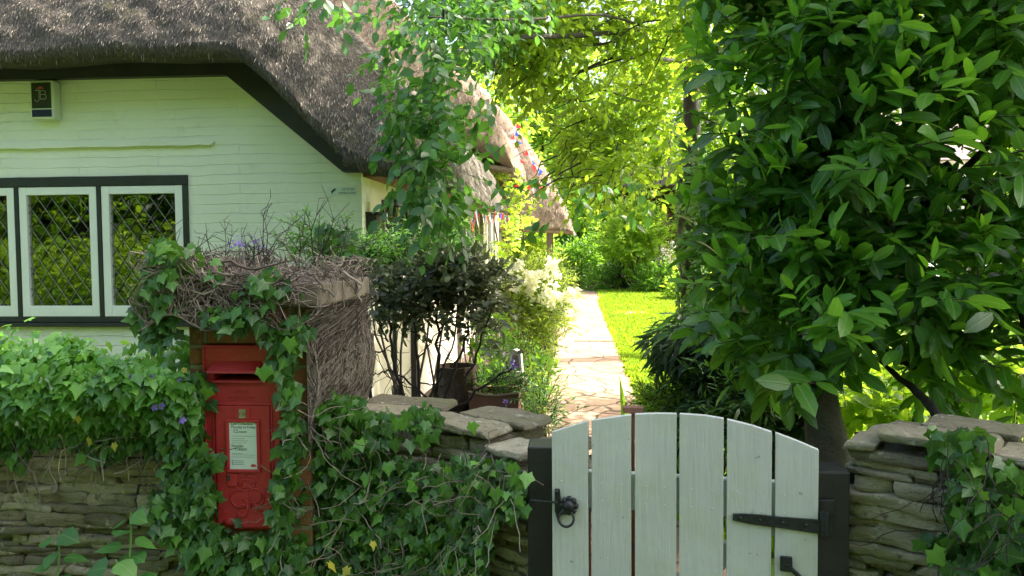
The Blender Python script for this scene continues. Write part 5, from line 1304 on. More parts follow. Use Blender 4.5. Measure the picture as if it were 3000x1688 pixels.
mb = MB(); n = 1500; z = RNG.uniform(.4, 3.2, n); a = RNG.uniform(0, 2 * PI, n); tx = tb_[0] + .0 * z
R_ = .20 + .05 * fbm(np.stack([a, z * 3, z], 1), 3) * 2; P = np.stack([tx + R_ * np.cos(a), 11.5 + R_ * np.sin(a), z], 1); od = np.stack([np.cos(a), np.sin(a), .2 + 0 * a], 1)
ivy_leaves(mb, P, .10, od, .3); mb.build('ivy_cover', M['ivy'], ot)

# tree added out of view on the right, shading gate, wall and post box
tt_ = thing('added_shade_tree', 'tall unseen tree added by the lane to shade the gate', 'tree', (6.6, 3.8, 0))
mb = MB(); trunk(mb, [(6.6, 3.8, 0), (6.5, 3.8, 4), (6.2, 3.9, 8), (5.8, 4, 11)], .3, .08, 16, 12); mb.build('trunk', M['bark'], tt_, smooth=True)
mb = MB()
for c, r, n in (((4.9, 4.0, 7.3), (2.6, 2.3, 1.9), 1500), ((6.9, 4.2, 7.2), (2.4, 2.6, 2.2), 1000), ((3.6, 4.6, 6.4), (1.6, 1.7, 1.1), 650), ((5.5, 4, 9.4), (2.4, 2.4, 1.5), 800)):
    P, u = inblob(c, r, n, .2); sprays(mb, LEAF, P, u + rv(n, .5), .55, 8, .15, .3, None, .004, .8, .3, .9)
mb.build('crown', M['canopy'], tt_)

# ------------------------------------------------------------------ GARDEN PLANTS
def bush(name, label, cat, blobs, mat, tpl=RHOMB, S=.05, L=.18, k=6, stem_mat='twig_dark', stem_to=None, droop=.15, upd=.3, group=None, shell=.2, gap=None, stems_n=7, wr=.0025, y_base=None, srad=.012):
    """blobs: (px, py, rx_px, rz_px, y, depth, n)"""
    cs = []
    for b in blobs:
        c = PY(b[0], b[1], b[4]); cs.append((c, (b[2] * b[4] / F, b[5], b[3] * b[4] / F), b[6]))
    c0 = np.mean([c for c, _, _ in cs], 0); t = thing(name, label, cat, (c0[0], c0[1], 0), group)
    mb = MB(); wd = MB()
    for c, r, n in cs:
        P, u = inblob(c, r, n, shell)
        if gap: kk = gaps(P, gap[0], gap[1], int(c[0] * 7) % 50); P = P[kk]; u = u[kk]
        P[:, 2] = np.maximum(P[:, 2], .03)
        D = u * .7 + rv(len(P), .45) + np.array([0, 0, upd]); sprays(mb, tpl, P, D, L * RNG.uniform(.7, 1.3, len(P)), k, S, droop, wd, wr, .8, .3, .9)
    mb.build('foliage', mat, t)
    for q in range(stems_n):
        c, r, n = cs[q % len(cs)]; a = c + RNG.normal(0, .3, 3) * np.array(r)
        wd.tube(wig((c0[0] + RNG.normal(0, .08), c0[1] + RNG.normal(0, .08), 0), a, 8, 0, .06), taper(srad, srad * .4, 8), 5)
    wd.build('stem', M[stem_mat], t)
    return t, cs
# dark leggy shrub beyond the wall
t, cs = bush('leggy_shrub', 'dark leaved shrub with bare crooked stems behind the low stone wall', 'shrub',
     [(1160, 860, 65, 45, 4.5, .22, 62), (1250, 820, 75, 50, 4.6, .25, 74), (1350, 815, 85, 55, 4.6, .25, 92), (1425, 850, 55, 55, 4.6, .22, 56), (1400, 920, 50, 35, 4.5, .22, 26), (1300, 900, 70, 45, 4.5, .25, 48), (1190, 920, 60, 40, 4.5, .22, 36), (1330, 775, 50, 25, 4.7, .2, 22), (1110, 900, 30, 45, 4.4, .15, 20), (1440, 990, 40, 50, 4.4, .2, 9), (1400, 775, 40, 20, 4.7, .2, 8)],
     M['purple_shrub'], LEAF, .050, .14, 8, 'bark', stems_n=0)
for (a, b, c_, r0) in (((1080, 1190), (1095, 1040), (1070, 900), .016), ((1185, 1190), (1150, 1060), (1140, 880), .017), ((1232, 1190), (1225, 1050), (1210, 850), .014), ((1280, 1190), (1283, 1060), (1280, 830), .018), ((1275, 1190), (1150, 1080), (1090, 1100), .011), ((1330, 1190), (1380, 1080), (1440, 900), .013), ((1350, 1190), (1440, 1110), (1500, 1080), .012), ((1300, 1180), (1350, 1030), (1390, 880), .014), ((1250, 1190), (1330, 1010), (1350, 850), .010),
                       ((1095, 1040), (1150, 1010), (1180, 930), .007), ((1225, 1120), (1290, 1130), (1330, 1180), .007), ((1140, 1000), (1110, 950), (1105, 900), .008), ((1225, 1050), (1270, 990), (1320, 930), .007), ((1180, 1170), (1130, 1090), (1090, 1020), .006), ((1150, 1150), (1170, 1080), (1150, 1010), .005), ((1390, 1060), (1370, 1000), (1400, 930), .006)):
    yq = 4.4 + RNG.uniform(-.08, .08); mb = MB(); P = np.array([PY(*q, yq) for q in (a, b, c_)]); tt = np.linspace(0, 2, 14); P = np.stack([np.interp(tt, [0, 1, 2], P[:, k]) for k in range(3)], 1); P[1:-1] = (P[:-2] + 2 * P[1:-1] + P[2:]) / 4; P += rv(14, .006)
    r0 *= .72; mb.tube(P, taper(r0, r0 * .5, 14), 6)
    for q in range(5):
        i = RNG.integers(2, 12); d = nrm(RNG.normal(0, 1, 3) * [1, .4, .8]); e = P[i] + d * RNG.uniform(.07, .2); mb.tube(wig(P[i], e, 6, 0, .12), taper(r0 * .3, .0012, 6), 4)
    mb.build('branch', M['bark'], t, smooth=True)
bush('feathery_shrub', 'soft mid green feathery shrub in front of the cottage side wall', 'shrub',
     [(1105, 765, 65, 45, 5.0, .3, 150), (1205, 740, 75, 50, 5.2, .3, 200), (1280, 740, 70, 60, 5.4, .3, 180), (1060, 780, 50, 40, 4.9, .25, 80), (1150, 790, 90, 40, 5.0, .25, 130), (1320, 690, 30, 50, 5.6, .2, 60), (1280, 665, 40, 20, 5.3, .2, 30)], M['soft_green'], NARROW, .055, .16, 10, droop=.35, upd=.4)
bush('pillar_sprig', 'small green leafy bush growing up behind the dead vine on the pillar', 'shrub', [(935, 690, 50, 45, 3.7, .15, 40), (985, 740, 50, 30, 3.8, .15, 30), (870, 730, 40, 20, 3.6, .1, 12)], M['soft_green'], NARROW, .045, .12, 8, stems_n=3, srad=.005)
# white azalea
t, cs = bush('white_azalea', 'white flowering azalea with yellow green leaves at the left edge of the path', 'shrub',
     [(1560, 830, 90, 70, 8.6, .5, 330), (1620, 850, 50, 70, 8.6, .4, 170), (1530, 920, 70, 70, 8.3, .45, 240), (1590, 930, 55, 60, 8.3, .4, 180), (1560, 1000, 60, 50, 8.0, .4, 120)], M['azalea_leaf'], NARROW, .075, .2, 8, 'bark', stems_n=9, srad=.018)
mb = MB()
for (px, py, m_) in ((1545, 815, 26), (1565, 835, 22), (1515, 800, 14), (1625, 805, 22), (1640, 825, 22), (1650, 845, 22), (1605, 815, 16), (1600, 870, 16), (1580, 870, 22), (1600, 885, 20), (1545, 865, 16), (1510, 830, 14), (1590, 800, 12), (1640, 870, 16), (1560, 790, 10), (1625, 900, 12), (1505, 860, 8), (1570, 960, 6), (1650, 810, 10)):
    m_ = 7 + m_ // 4; c = PY(px, py, 8.05) + RNG.normal(0, .08, 3) * [1, .5, 1]; P = c + rv(m_, .030); D = rv(m_, .7) + [0, -.5, .3]; D = nrm(D); side_ = nrm(np.cross(D, rv(m_)))
    for q in range(4):
        an = q * PI / 2; d2 = nrm(side_ * math.cos(an) + np.cross(D, side_) * math.sin(an) + D * .5); put(mb, PETAL, P, d2, D, .046)
mb.build('blossom', M['petal_white'], t)
# yellow climber in front of the second wing
bush('golden_climber', 'golden yellow leaved climber growing up the cottage between the two thatched roofs', 'climber',
     [(1455, 498, 22, 15, 13.6, .2, 34), (1480, 530, 14, 20, 13.6, .2, 22), (1530, 560, 13, 14, 13.4, .2, 14), (1520, 630, 16, 22, 13.2, .25, 24), (1490, 710, 12, 45, 12.6, .25, 26), (1475, 770, 14, 25, 12.0, .25, 14)], M['yellow_tree'], RHOMB, .10, .25, 7, stems_n=6, gap=(2.5, .3), srad=.02)
bush('climbing_rose', 'thin wiry climbing plant with pale leaves on the white posts of the side wall', 'climber',
     [(1420, 700, 40, 60, 10.8, .25, 22), (1380, 760, 40, 50, 9.6, .25, 20), (1340, 620, 30, 40, 9.4, .2, 12)], M['soft_green'], NARROW, .06, .2, 6, stems_n=14, srad=.008)
# bed plants by the path
for i, (px, py, y, rx, rz, mt, tp, lab) in enumerate([
    (1440, 1000, 6.6, 60, 55, 'garden_green', LEAF, 'yellow green leafy plant in the bed behind the leggy shrub'),
    (1540, 1050, 7.2, 45, 50, 'garden_green', NARROW, 'tall grassy green plant in the bed right beside the white planter'),
    (1590, 1030, 8.0, 30, 45, 'azalea_leaf', NARROW, 'fine pale plant under the white azalea at the path edge'),
    (1480, 1060, 6.2, 30, 40, 'soft_green', NARROW, 'blue green feathery plant behind the white planter'),
    (1580, 1120, 6.4, 25, 30, 'garden_green', LEAF, 'small bright leaved plant at the path edge near the white planter'),
    (1590, 1215, 5.0, 45, 45, 'soft_green', NARROW, 'low green tufted plant at the path edge just beyond the stone wall end'),
    (1575, 1165, 5.4, 35, 40, 'azalea_leaf', NARROW, 'pale dried flowering plant beside the path above the tufted plant'),
    (1430, 1130, 5.6, 50, 30, 'garden_green', LEAF, 'bright sunlit leaves between the brown tub and the trough')]):
    bush('bed_plant', lab, 'plant', [(px, py, rx, rz, y, .3, 70)], M[mt], tp, .055, .16, 7, stems_n=4, srad=.004, upd=.6, group='plants in the bed left of the path')
# iris and shrub right of the path behind the gate
ir = thing('iris_plant', 'clump of upright sword leaves at the lawn edge behind the gate', 'plant', (.95, 5.2, 0)); mb = MB()
n = 26; c = PG(1905, 1215); P = np.stack([c[0] + RNG.normal(0, .10, n), np.full(n, 5.3) + RNG.normal(0, .1, n), np.full(n, 0)], 1)
V = NARROW[0] * np.array([.5, 1, .6]); put(mb, (V, NARROW[1]), P, np.array([0, 0, 1.0]) + rv(n, .13), rv(n), RNG.uniform(.4, .78, n)); mb.build('leaf_blades', M['garden_green'], ir)
bush('low_shrub', 'low glossy green shrub at the lawn corner just behind the gate', 'shrub', [(1955, 1190, 70, 45, 4.9, .3, 190), (2030, 1215, 60, 40, 4.8, .3, 120), (1910, 1180, 30, 30, 5.1, .2, 50)], M['garden_green'], NARROW, .055, .14, 8)
bush('low_shrub', 'tall leafy green growth under the laurel between trunk and gate boards', 'shrub', [(2150, 1160, 90, 70, 4.6, .3, 200), (2250, 1100, 80, 90, 4.6, .3, 180), (2070, 1230, 60, 40, 4.6, .3, 80)], M['ivy'], NARROW, .08, .2, 8)
# sunlit undergrowth seen under the laurel
for (px, py, y, rx, rz, lab) in ((2560, 1180, 4.6, 110, 70, 'bright sunlit leafy bush behind the wall just right of the laurel trunk'), (2760, 1140, 5.5, 110, 60, 'yellow green sunlit bush behind the wall under the long laurel branch'), (2960, 1120, 5.0, 90, 80, 'bright sunlit leafy bush behind the far end of the right wall')):
    bush('undergrowth_bush', lab, 'bush', [(px, py, rx, rz, y, .4, 170)], M['yellow_tree'], LEAF, .085, .2, 7, stems_n=5, gap=(3, .35))

# ------------------------------------------------------------------ pots and ornaments
c = PY(1338, 1085, 4.75); pt = thing('brown_tub', 'big brown tapered wooden tub in the bed behind the wall', 'tub', (c[0], 4.75, 0))
mb = MB(); w0 = 62 * 4.75 / F
mb.lathe([(0, .0), (w0 * .72, .0), (w0 * .9, .5), (w0, c[2]), (w0 * 1.04, c[2]), (w0 * 1.04, c[2] + .03), (w0 * .92, c[2] + .03), (w0 * .9, c[2] - .05), (0, c[2] - .05)], (c[0], 4.75, 0), 12); mb.build('tub_body', M['brown_pot'], pt)
for zq in (.25, .6):
    mb = MB(); mb.lathe([(w0 * (.72 + .36 * zq * .9) + .006, zq), (w0 * (.72 + .36 * (zq + .03) * .9) + .006, zq + .03)], (c[0], 4.75, 0), 12); mb.build('hoop', M['iron'], pt)
a = PY(1372, 1148, 4.55); b = PY(1520, 1140, 4.55)
pt = thing('trough_planter', 'rusty brown trough planter filled with small plants behind the stone wall', 'planter', ((a[0] + b[0]) / 2, 4.7, 0))
mb = MB(); zt_ = a[2]; n = 10; xs = np.linspace(a[0], b[0], n); tp = zt_ - .022 * np.sin(np.linspace(0, PI, n))
mb.prism([(xs[0] + .03, .0), (xs[-1] - .03, 0)] + [(x_, z_) for x_, z_ in zip(xs[::-1], tp[::-1])], 4.55, 4.58); mb.box((xs[0] + .01, 4.581, 0), (xs[0] + .035, 4.85, zt_ - .02)); mb.box((xs[-1] - .035, 4.581, 0), (xs[-1] - .01, 4.85, zt_ - .02)); mb.box((xs[0] + .01, 4.85, 0), (xs[-1] - .01, 4.88, zt_ - .02))
mb.build('trough', M['terracotta'], pt); mb = MB(); mb.box((xs[0] + .036, 4.582, zt_ - .12), (xs[-1] - .036, 4.849, zt_ - .06)); mb.build('soil', M['soil'], pt)
mb = MB(); mb.tube([(x_, 4.548, z_) for x_, z_ in zip(xs, tp)], .007, 6); mb.build('rim', M['concrete'], pt)
bush('trough_plant', 'small bushy green plants spilling over the rusty trough', 'plant', [(1420, 1125, 50, 22, 4.7, .1, 50), (1490, 1115, 45, 25, 4.7, .12, 70), (1525, 1150, 25, 35, 4.62, .08, 40)], M['soft_green'], NARROW, .035, .08, 7, stems_n=3, srad=.003)
mb = MB(); c = PY(1482, 1180, 4.50); tpw = thing('trough_flower', 'tiny lilac flower in front of the rusty trough', 'flower', (c[0], 4.5, c[2] - .08)); put(mb, PETAL, c[None] + rv(10, .010), rv(10) + [0, -.5, .5], rv(10) + [0, -1, 0], .014); mb.build('flower', M['petal_purple'], tpw)
mb = MB(); mb.tube([c, c - [0, 0, .08]], .0015, 5); mb.build('stem', M['soft_green'], tpw)
# white upright planter
a = PY(1490, 1105, 5.3); b = PY(1534, 1105, 5.3); tzz = PY(1508, 1024, 5.3)[2]
wp = thing('white_planter', 'white arch topped stone wall planter with hollow front and purple plant', 'planter', ((a[0] + b[0]) / 2, 5.3, a[2]))
mb = MB(); cx = (a[0] + b[0]) / 2; hw = (b[0] - a[0]) / 2; z0 = a[2]; n = 12
def arch(hw0, hw1, z0_, zt_, lean=0): 
    r = hw1; zs = zt_ - r; L_ = [(cx + hw0, z0_)] ; L_ += [(cx + r * math.cos(q), zs + r * math.sin(q)) for q in np.linspace(0, PI, n)]; L_ += [(cx - hw0, z0_)]; return L_
O = arch(hw, hw * .78, z0, tzz); I = arch(hw * .68, hw * .45, z0 + .035, tzz - .03)
V = [(p[0], 5.24, p[1]) for p in O] + [(p[0], 5.24, p[1]) for p in I] + [(p[0], 5.31, p[1]) for p in I] + [(p[0], 5.34, p[1]) for p in O]; m_ = len(O)
fs = []
for i in range(m_):
    j = (i + 1) % m_
    fs += [(i, j, j + m_, i + m_), (i + m_, j + m_, j + 2 * m_, i + 2 * m_), (j, i, i + 3 * m_, j + 3 * m_)]
fs += [tuple(range(2 * m_, 3 * m_)), tuple(range(4 * m_ - 1, 3 * m_ - 1, -1))]
mb.add(V, fs, .5); bevel(mb.build('planter_body', M['white_stone'], wp), .003)
mb = MB(); mb.box((cx - hw * .62, 5.215, z0 - .004), (cx + hw * .62, 5.239, z0 + .05)); mb.build('pocket', M['white_stone'], wp)
mb = MB(); c = np.array([cx - .01, 5.24, z0 + .075]); put(mb, PETAL, c + rv(40, .016), rv(40) + [0, -.3, .5], rv(40), .02); mb.build('purple_flowers', M['petal_purple'], wp)
# its baluster
bl = thing('stone_baluster', 'weathered stone baluster under the white planter beside the path', 'baluster', (cx, 5.3, 0)); mb = MB()
mb.lathe([(0, 0), (.09, 0), (.09, .05), (.06, .08), (.045, .2), (.07, .38), (.05, .52), (.04, .58), (.08, z0 - .03), (.08, z0 - .002), (0, z0 - .002)], (cx, 5.28, 0), 14); mb.build('baluster', M['concrete'], bl, smooth=True)
c = PY(1565, 1105, 6.6); pt = thing('clay_pot', 'small pale clay pot standing at the left edge of the path', 'pot', (c[0], 6.6, 0)); mb = MB(); mb.lathe([(0, 0), (.07, 0), (.10, .22), (.115, .22), (.115, .26), (.095, .26), (.09, .2), (0, .2)], (c[0] - .05, 6.6, 0), 16); mb.build('pot_body', M['terracotta'], pt)
mb = MB(); mb.lathe([(0, 0), (.09, 0), (.09, .01), (0, .01)], (c[0] - .05, 6.6, .2), 12); mb.build('soil', M['soil'], pt)

# ------------------------------------------------------------------ BUNTING
def bunting(label, pts, nf, size, yv=0, spread_=.0):
    P = np.array(pts, float); t = np.linspace(0, 1, len(P)); o = thing('bunting', label, 'bunting', tuple(P[0]), 'strings of red white and blue bunting')
    tt = np.linspace(0, 1, 40); Q = np.stack([np.interp(tt, t, P[:, k]) for k in range(3)], 1); mb = MB(); mb.tube(Q, .004, 4); mb.build('string', M['petal_white'], o)
    for i in range(nf):
        q = (i + .5) / nf; c = np.array([np.interp(q, t, P[:, k]) for k in range(3)]); c2 = np.array([np.interp(min(q + .02, 1), t, P[:, k]) for k in range(3)]); d = nrm(c2 - c)
        dn = np.array([0, 0, -1.0]) if abs(d[2]) < .75 else nrm(np.array([RNG.choice([-1, 1]) * .9, -.3, -.5]))
        dn = dn + RNG.normal(0, .18, 3); h = size * 1.3
        A = c - d * size * .5; B = c + d * size * .5; T_ = c + dn * h; mid = (A + B) / 2 * .5 + T_ * .5 + RNG.normal(0, .012, 3)
        mb = MB(); mb.add([A, B, T_, mid], [(0, 1, 3), (1, 2, 3), (2, 0, 3)], RNG.random()); mb.build('flag', M[('bunt_red', 'bunt_white', 'bunt_blue')[i % 3]], o)
    return o
bunting('bunting of red white and blue flags along the lower eave of the first thatched roof', [PY(1380, 650, 10.6), PY(1395, 612, 11.0), PY(1430, 622, 12.0), PY(1470, 625, 13.0), PY(1495, 640, 13.4)], 20, .15)
bunting('bunting hanging straight down the far thatch from its ridge end', [PY(1512, 362, 15.2), PY(1508, 400, 15.1), PY(1512, 430, 15.0), PY(1524, 480, 14.9), PY(1520, 510, 14.9), PY(1540, 560, 14.9)], 17, .115)
bunting('bunting drooping on the near side of the golden climber with red and blue flags', [PY(1508, 440, 14.0), PY(1490, 470, 13.9), PY(1484, 510, 13.9), PY(1475, 545, 13.9)], 7, .12)
bunting('bunting draped down the outer slope of the far thatch towards the porch', [PY(1545, 440, 15.6), PY(1560, 480, 15.6), PY(1590, 500, 15.6)], 6, .12)
bunting('bunting spread over the porch thatch just above its eave', [PY(1545, 545, 15.3), PY(1570, 530, 15.4), PY(1595, 532, 15.5), PY(1612, 560, 15.6)], 8, .13)

# ------------------------------------------------------------------ FAR GARDEN
far = [((1860, 690, 95, 95, 29, 1.1, 900), 'yellow_tree', RHOMB, .15, 'large rounded golden green bush beyond the end of the lawn', 'bush'),
       ((1765, 830, 45, 40, 29.5, .5, 260), 'garden_green', RHOMB, .10, 'small round dark green clump at the far end of the path', 'bush'),
       ((1700, 770, 55, 70, 31, .8, 420), 'garden_green', RHOMB, .13, 'green leafy border plant at the end of the path', 'bush'),
       ((1690, 690, 60, 70, 34, .9, 420), 'soft_green', RHOMB, .14, 'blue green grassy bush behind the border plant', 'bush'),
       ((1840, 810, 70, 60, 30.5, .8, 420), 'dark_tree', RHOMB, .13, 'dark low bush under the golden bush', 'bush'),
       ((1930, 830, 70, 55, 28, .8, 460), 'garden_green', RHOMB, .12, 'bright green leafy plants along the far lawn edge', 'bush'),
       ((2010, 850, 50, 45, 24, .6, 300), 'yellow_tree', RHOMB, .11, 'sunlit green bush at the foot of the ivy clad trunk', 'bush'),
       ((1560, 740, 55, 75, 20, .8, 420), 'yellow_tree', RHOMB, .12, 'bright yellow green bush behind the porch post', 'bush'),
       ((1700, 660, 50, 90, 34, .9, 420), 'yellow_tree', RHOMB, .13, 'golden shrub rising past the end of the porch thatch', 'bush'),
       ((1990, 770, 60, 50, 33, .8, 300), 'petal_white', RHOMB, .10, 'white flowering shrub before the brown summerhouse', 'shrub')]
for b, mt, tp, S, lab, cat in far:
    bush('garden_bush' if cat == 'bush' else 'flowering_shrub', lab, cat, [b], M[mt], tp, S, .35, 8, stems_n=4, srad=.03, wr=.006)
# summerhouse
a = PY(1885, 715, 37); b = PY(2010, 600, 37)
sh = thing('summerhouse', 'open fronted brown timber summerhouse beyond the garden with a low brick base', 'summerhouse', ((a[0] + b[0]) / 2, 38, 0))
mb = MB(); mb.box((a[0] - 1, 38.6, 0), (b[0] + 1.5, 38.8, 4.6)); mb.box((a[0] - 1, 37, 2.0), (a[0] - .85, 38.6, 4.6)); mb.box((b[0] - .2, 37.0, 2.0), (b[0] + .1, 37.3, 4.2)); mb.build('timber_wall', M['brown_wood'], sh)
mb = MB(); mb.box((a[0] - 1, 36.9, 0), (b[0] + 1.5, 38.6, a[2])); mb.build('brick_base', M['brick_brown'], sh)
mb = MB(); mb.prism([(a[0] - 1.5, 4.4), (b[0] + 2, 4.4), ((a[0] + b[0]) / 2, 6.4)], 36.5, 39); mb.build('roof', M['slate'], sh)
mb = MB(); q = PY(1935, 640, 37.4); mb.tube([(q[0] - .7, 37.4, a[2]), (q[0] + .9, 37.4, a[2] + .5)], .06, 5); mb.tube([(q[0] - .7, 37.4, a[2] + .5), (q[0] + .9, 37.4, a[2])], .06, 5); mb.box((q[0] - .6, 37.35, a[2] + .5), (q[0] + .5, 37.8, a[2] + .6)); mb.box((q[0] - .1, 37.7, a[2] + .6), (q[0] + .5, 37.8, a[2] + 1.4)); mb.build('chair_frame', M['terracotta'], sh)
# background trees
def btree(name, label, px, py_top, y, w_px, mat, n, S=.30, trunk_r=.25, zlow=1.0, cat='tree', group='trees beyond the garden'):
    top = PY(px, py_top, y); r = w_px * y / F; H = max(top[2], 3)
    t = thing(name, label, cat, (top[0], y, 0), group); mb = MB(); trunk(mb, [(top[0], y, 0), (top[0] + .2, y, H * .5), (top[0], y, H * .85)], trunk_r, trunk_r * .25, 12, 8); mb.build('trunk', M['bark'], t, smooth=True)
    mb = MB(); nb = 9
    for k in range(nb):
        q = k / (nb - 1); zc = zlow + (H - zlow) * (.12 + .8 * q); rr = r * (.55 + .45 * math.sin(PI * (.15 + .75 * (1 - q)))) * .62; a = k * 2.4
        c = (top[0] + math.cos(a) * r * .38, y + math.sin(a) * r * .38, zc); P, u = inblob(c, (rr, rr, (H - zlow) / nb * 1.5), n // nb, .35)
        P = P[gaps(P, .9, .30, k)]; sprays(mb, RHOMB, P, nrm(P - np.array(c)) + rv(len(P), .5), .8, 7, S, .25, None, .01, .8, .3, .8)
    mb.build('crown', mat, t); return t
BT = [(1450, 60, 34, 150, 'yellow_tree', 'tall yellow green tree rising behind the far thatched roof'), (1580, 240, 42, 110, 'canopy', 'mid green tree behind the hanging branches above the porch'), (1700, 120, 48, 130, 'yellow_tree', 'tall sunlit tree straight beyond the end of the path'),
      (1830, -60, 44, 130, 'canopy', 'tall green tree beyond the golden bush'), (1690, 560, 38, 90, 'soft_green', 'bushy dark tree low behind the path end'), (1930, 100, 40, 120, 'yellow_tree', 'bright yellow tree behind the summerhouse'), (1800, 500, 46, 90, 'yellow_tree', 'low yellow green tree beside the summerhouse'),
      (2080, 150, 30, 110, 'canopy', 'green tree behind the ivy clad trunk'), (2250, 300, 36, 130, 'canopy', 'green tree behind the middle of the laurel'), (2450, 80, 40, 130, 'dark_tree', 'dark evergreen behind the laurel'), (2650, 260, 44, 110, 'canopy', 'green tree behind the white house'), (2900, 200, 36, 120, 'yellow_tree', 'sunlit tree at the far side of the drive'), (3060, 420, 24, 110, 'yellow_tree', 'low sunlit tree near the van'),
      (1330, 180, 30, 80, 'canopy', 'green tree half hidden behind the cottage roofs'), (1665, 330, 52, 70, 'dark_tree', 'dark tree added to deepen the gaps between the canopy leaves'), (1780, 360, 54, 60, 'dark_tree', 'second added dark tree right of the first beyond the path'), (1620, -120, 55, 170, 'yellow_tree', 'tallest pale green tree far behind the path'), (2010, -150, 56, 160, 'canopy', 'very tall green tree far behind the ivy clad trunk')]  # last dark trees are added behind to darken gaps in the canopy
for px, pt_, y, w_, mt, lab in BT:
    btree('background_tree', lab, px, pt_, y, w_, M[mt], 900, S=.26 if y < 40 else .32)
for k in range(9):
    px = 1350 + k * 210; btree('far_tree', 'distant green tree closing the view behind the garden trees', px, 480 - (k * 83) % 120, 70, 150, M[('canopy', 'soft_green', 'dark_tree')[k % 3]], 420, S=.6, group='distant trees closing the view', zlow=.2)
# ---- white house and van seen through the laurel
a = PY(2680, 560, 30); b = PY(2880, 470, 30)
hs = thing('white_house', 'white rendered house with grey brown roof beyond the drive', 'house', ((a[0] + b[0]) / 2 + 1, 33, 0))
mb = MB(); mb.box((a[0] - .8, 30, 0), (b[0] + 3, 36, b[2])); mb.build('wall', M['house_white'], hs)
mb = MB(); zt_ = b[2]; x0_, x1_ = a[0] - 1.4, b[0] + 3.5
mb.add([(x0_, 29.5, zt_), (x1_, 29.5, zt_), (x1_, 36.5, zt_), (x0_, 36.5, zt_), (x0_ + .6, 33, zt_ + 2.6), (x1_ - .6, 33, zt_ + 2.6)], [(0, 1, 5, 4), (2, 3, 4, 5), (1, 2, 5), (3, 0, 4), (3, 2, 1, 0)], .5); mb.build('roof', M['slate'], hs)
for k in range(2):
    x_ = a[0] + .5 + k * 2.2; mb = MB(); mb.box((x_, 29.96, 2.6), (x_ + 1.1, 29.99, 3.8)); w_ = mb.build('window', M['panel_black'], hs); mb = MB(); mb.box((x_ - .08, 29.93, 2.5), (x_ + 1.18, 29.955, 2.6)); mb.build('sill', M['grey_wood'], w_)
mb = MB(); q = PY(2712, 500, 29.8); mb.tube([(q[0], 29.85, 0), (q[0], 29.85, zt_)], .12, 8); mb.build('drainpipe', M['grey_wood'], hs)
# van
vc = PY(2740, 760, 15.5); vx = vc[0]; vy = 15.5
vn_ = thing('parked_van', 'white van parked on the drive facing the camera behind the laurel', 'van', (vx, vy + 2, 0))
mb = MB(); W2 = 1.0
prf = [(0, .35), (0, .95), (.15, 1.12), (.75, 1.25), (1.35, 1.98), (1.6, 2.12), (4.6, 2.12), (4.75, 2.0), (4.75, .35)]
mb.prism([(vy + p[0], p[1]) for p in prf], vx - W2, vx + W2, 'x'); bevel(mb.build('body', M['van_paint'], vn_), .06, 3)
mb = MB(); 
def vs(t, inset, off): # point on the windscreen slope
    yq = vy + .78 + .54 * t; zq = 1.29 + .66 * t; return (yq - .03 * off, zq + .03 * off)
A_, B_ = vs(.06, 0, 1), vs(.94, 0, 1); mb.add([(vx - .85, *A_), (vx + .85, *A_), (vx + .74, *B_), (vx - .74, *B_)], [(0, 1, 2, 3)], .5); mb.build('windscreen', M['van_glass'], vn_)
for sx in (-1, 1):
    mb = MB(); mb.box((vx + sx * .62 - .16, vy - .02, .80), (vx + sx * .62 + .16, vy + .03, .98)); bevel(mb.build('headlight', M['chrome'], vn_), .02)
    for yq in (.85, 3.9):
        mb = MB(); mb.tube([(vx + sx * (W2 - .12), vy + yq, .34), (vx + sx * (W2 + .02), vy + yq, .34)], .34, 20); wq = mb.build('wheel', M['rubber'], vn_)
        mb = MB(); mb.tube([(vx + sx * (W2 + .021), vy + yq, .34), (vx + sx * (W2 + .03), vy + yq, .34)], .2, 16); mb.build('rim', M['van_paint'], wq)
    mb = MB(); mb.box((vx + sx * (W2 + .12) - .1, vy + 1.0, 1.3), (vx + sx * (W2 + .12) + .1, vy + 1.08, 1.6)); mb.build('mirror', M['rubber'], vn_)
    mb = MB(); mb.add([(vx + sx * (W2 + .004), vy + 1.1, 1.3), (vx + sx * (W2 + .004), vy + 1.9, 1.3), (vx + sx * (W2 + .004), vy + 1.9, 1.85), (vx + sx * (W2 + .004), vy + 1.5, 1.85)], [(0, 1, 2, 3)], .5); mb.build('side_window', M['van_glass'], vn_)
mb = MB(); mb.box((vx - .95, vy - .06, .35), (vx + .95, vy - .001, .6)); bevel(mb.build('bumper', M['rubber'], vn_), .03)
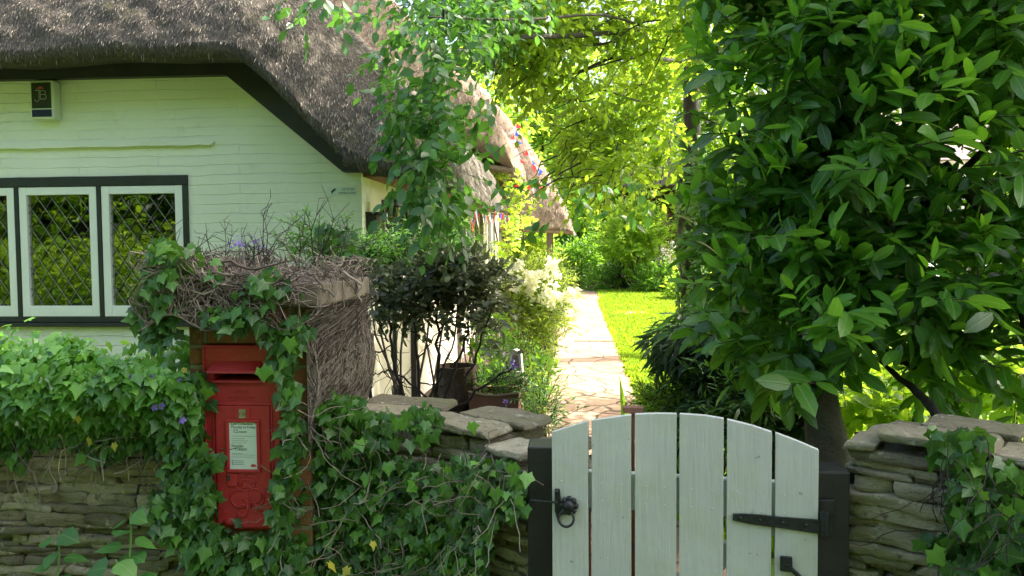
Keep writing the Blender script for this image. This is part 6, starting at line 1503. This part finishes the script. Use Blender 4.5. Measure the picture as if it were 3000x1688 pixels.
mb = MB(); mb.box((vx - .45, vy - .02, .7), (vx + .45, vy - .001, .88)); mb.build('grille', M['rubber'], vn_)

# ------------------------------------------------------------------ across the lane, behind the camera (seen in the window glass)
for k in range(7):
    x_ = -22 + k * 4.2; hd = thing('roadside_hedge', 'clipped green hedge plant along the far side of the lane', 'hedge', (x_, -5, 0), 'hedge plants along the lane')
    mb = MB(); P, u = inblob((x_, -5, .95), (2.4, .8, .95), 1500, .4); P[:, 2] = np.clip(P[:, 2], .05, 2.0); sprays(mb, RHOMB, P, u + rv(len(P), .5), .3, 7, .10, .1, None, .01); mb.build('foliage', M['canopy'], hd)
    mb = MB(); mb.tube([(x_, -5, 0), (x_, -5, 1.0)], .06, 6); mb.build('stem', M['bark'], hd)
for k, (x_, y_) in enumerate(((-26, -11), (-21, -9.5), (-17, -11), (-13.5, -9), (-10, -11), (-6, -9), (-2, -11), (3, -10), (8, -10))):
    t = thing('roadside_tree', 'dark leaved tree behind the hedge across the lane', 'tree', (x_, y_, 0), 'trees across the lane'); mb = MB(); trunk(mb, [(x_, y_, 0), (x_, y_, 4), (x_ + .3, y_, 7)], .3, .1, 10, 8); mb.build('trunk', M['bark'], t)
    mb = MB()
    for c, r in (((x_, y_, 2.6), (2.6, 2.2, 1.8)), ((x_, y_, 4.5), (2.8, 2.4, 1.8)), ((x_ - 1, y_, 6.5), (2.4, 2.2, 1.6)), ((x_ + 1, y_, 8.5), (2.4, 2.2, 1.5))):
        P, u = inblob(c, r, 520, .3); sprays(mb, RHOMB, P, u + rv(len(P), .5), .7, 7, .28, .2, None, .01)
    mb.build('crown', M[('dark_tree', 'canopy')[k % 2]], t)
# overhead wires far behind
for z_, lab in ((0, 'upper thin overhead wire between the far trees'), (14, 'lower thin overhead wire between the far trees')):
    a = PY(1480, 334 + z_ * 1.9, 26); b = PY(1900, 330 + z_ * 1.9, 26); mb = MB(); mb.tube(wig((a[0] - 12, 26, a[2]), (b[0] + 6, 26, b[2]), 20, .004, 0), .012, 5); tag(mb.build('overhead_wire', M['rubber']), lab, 'wire')
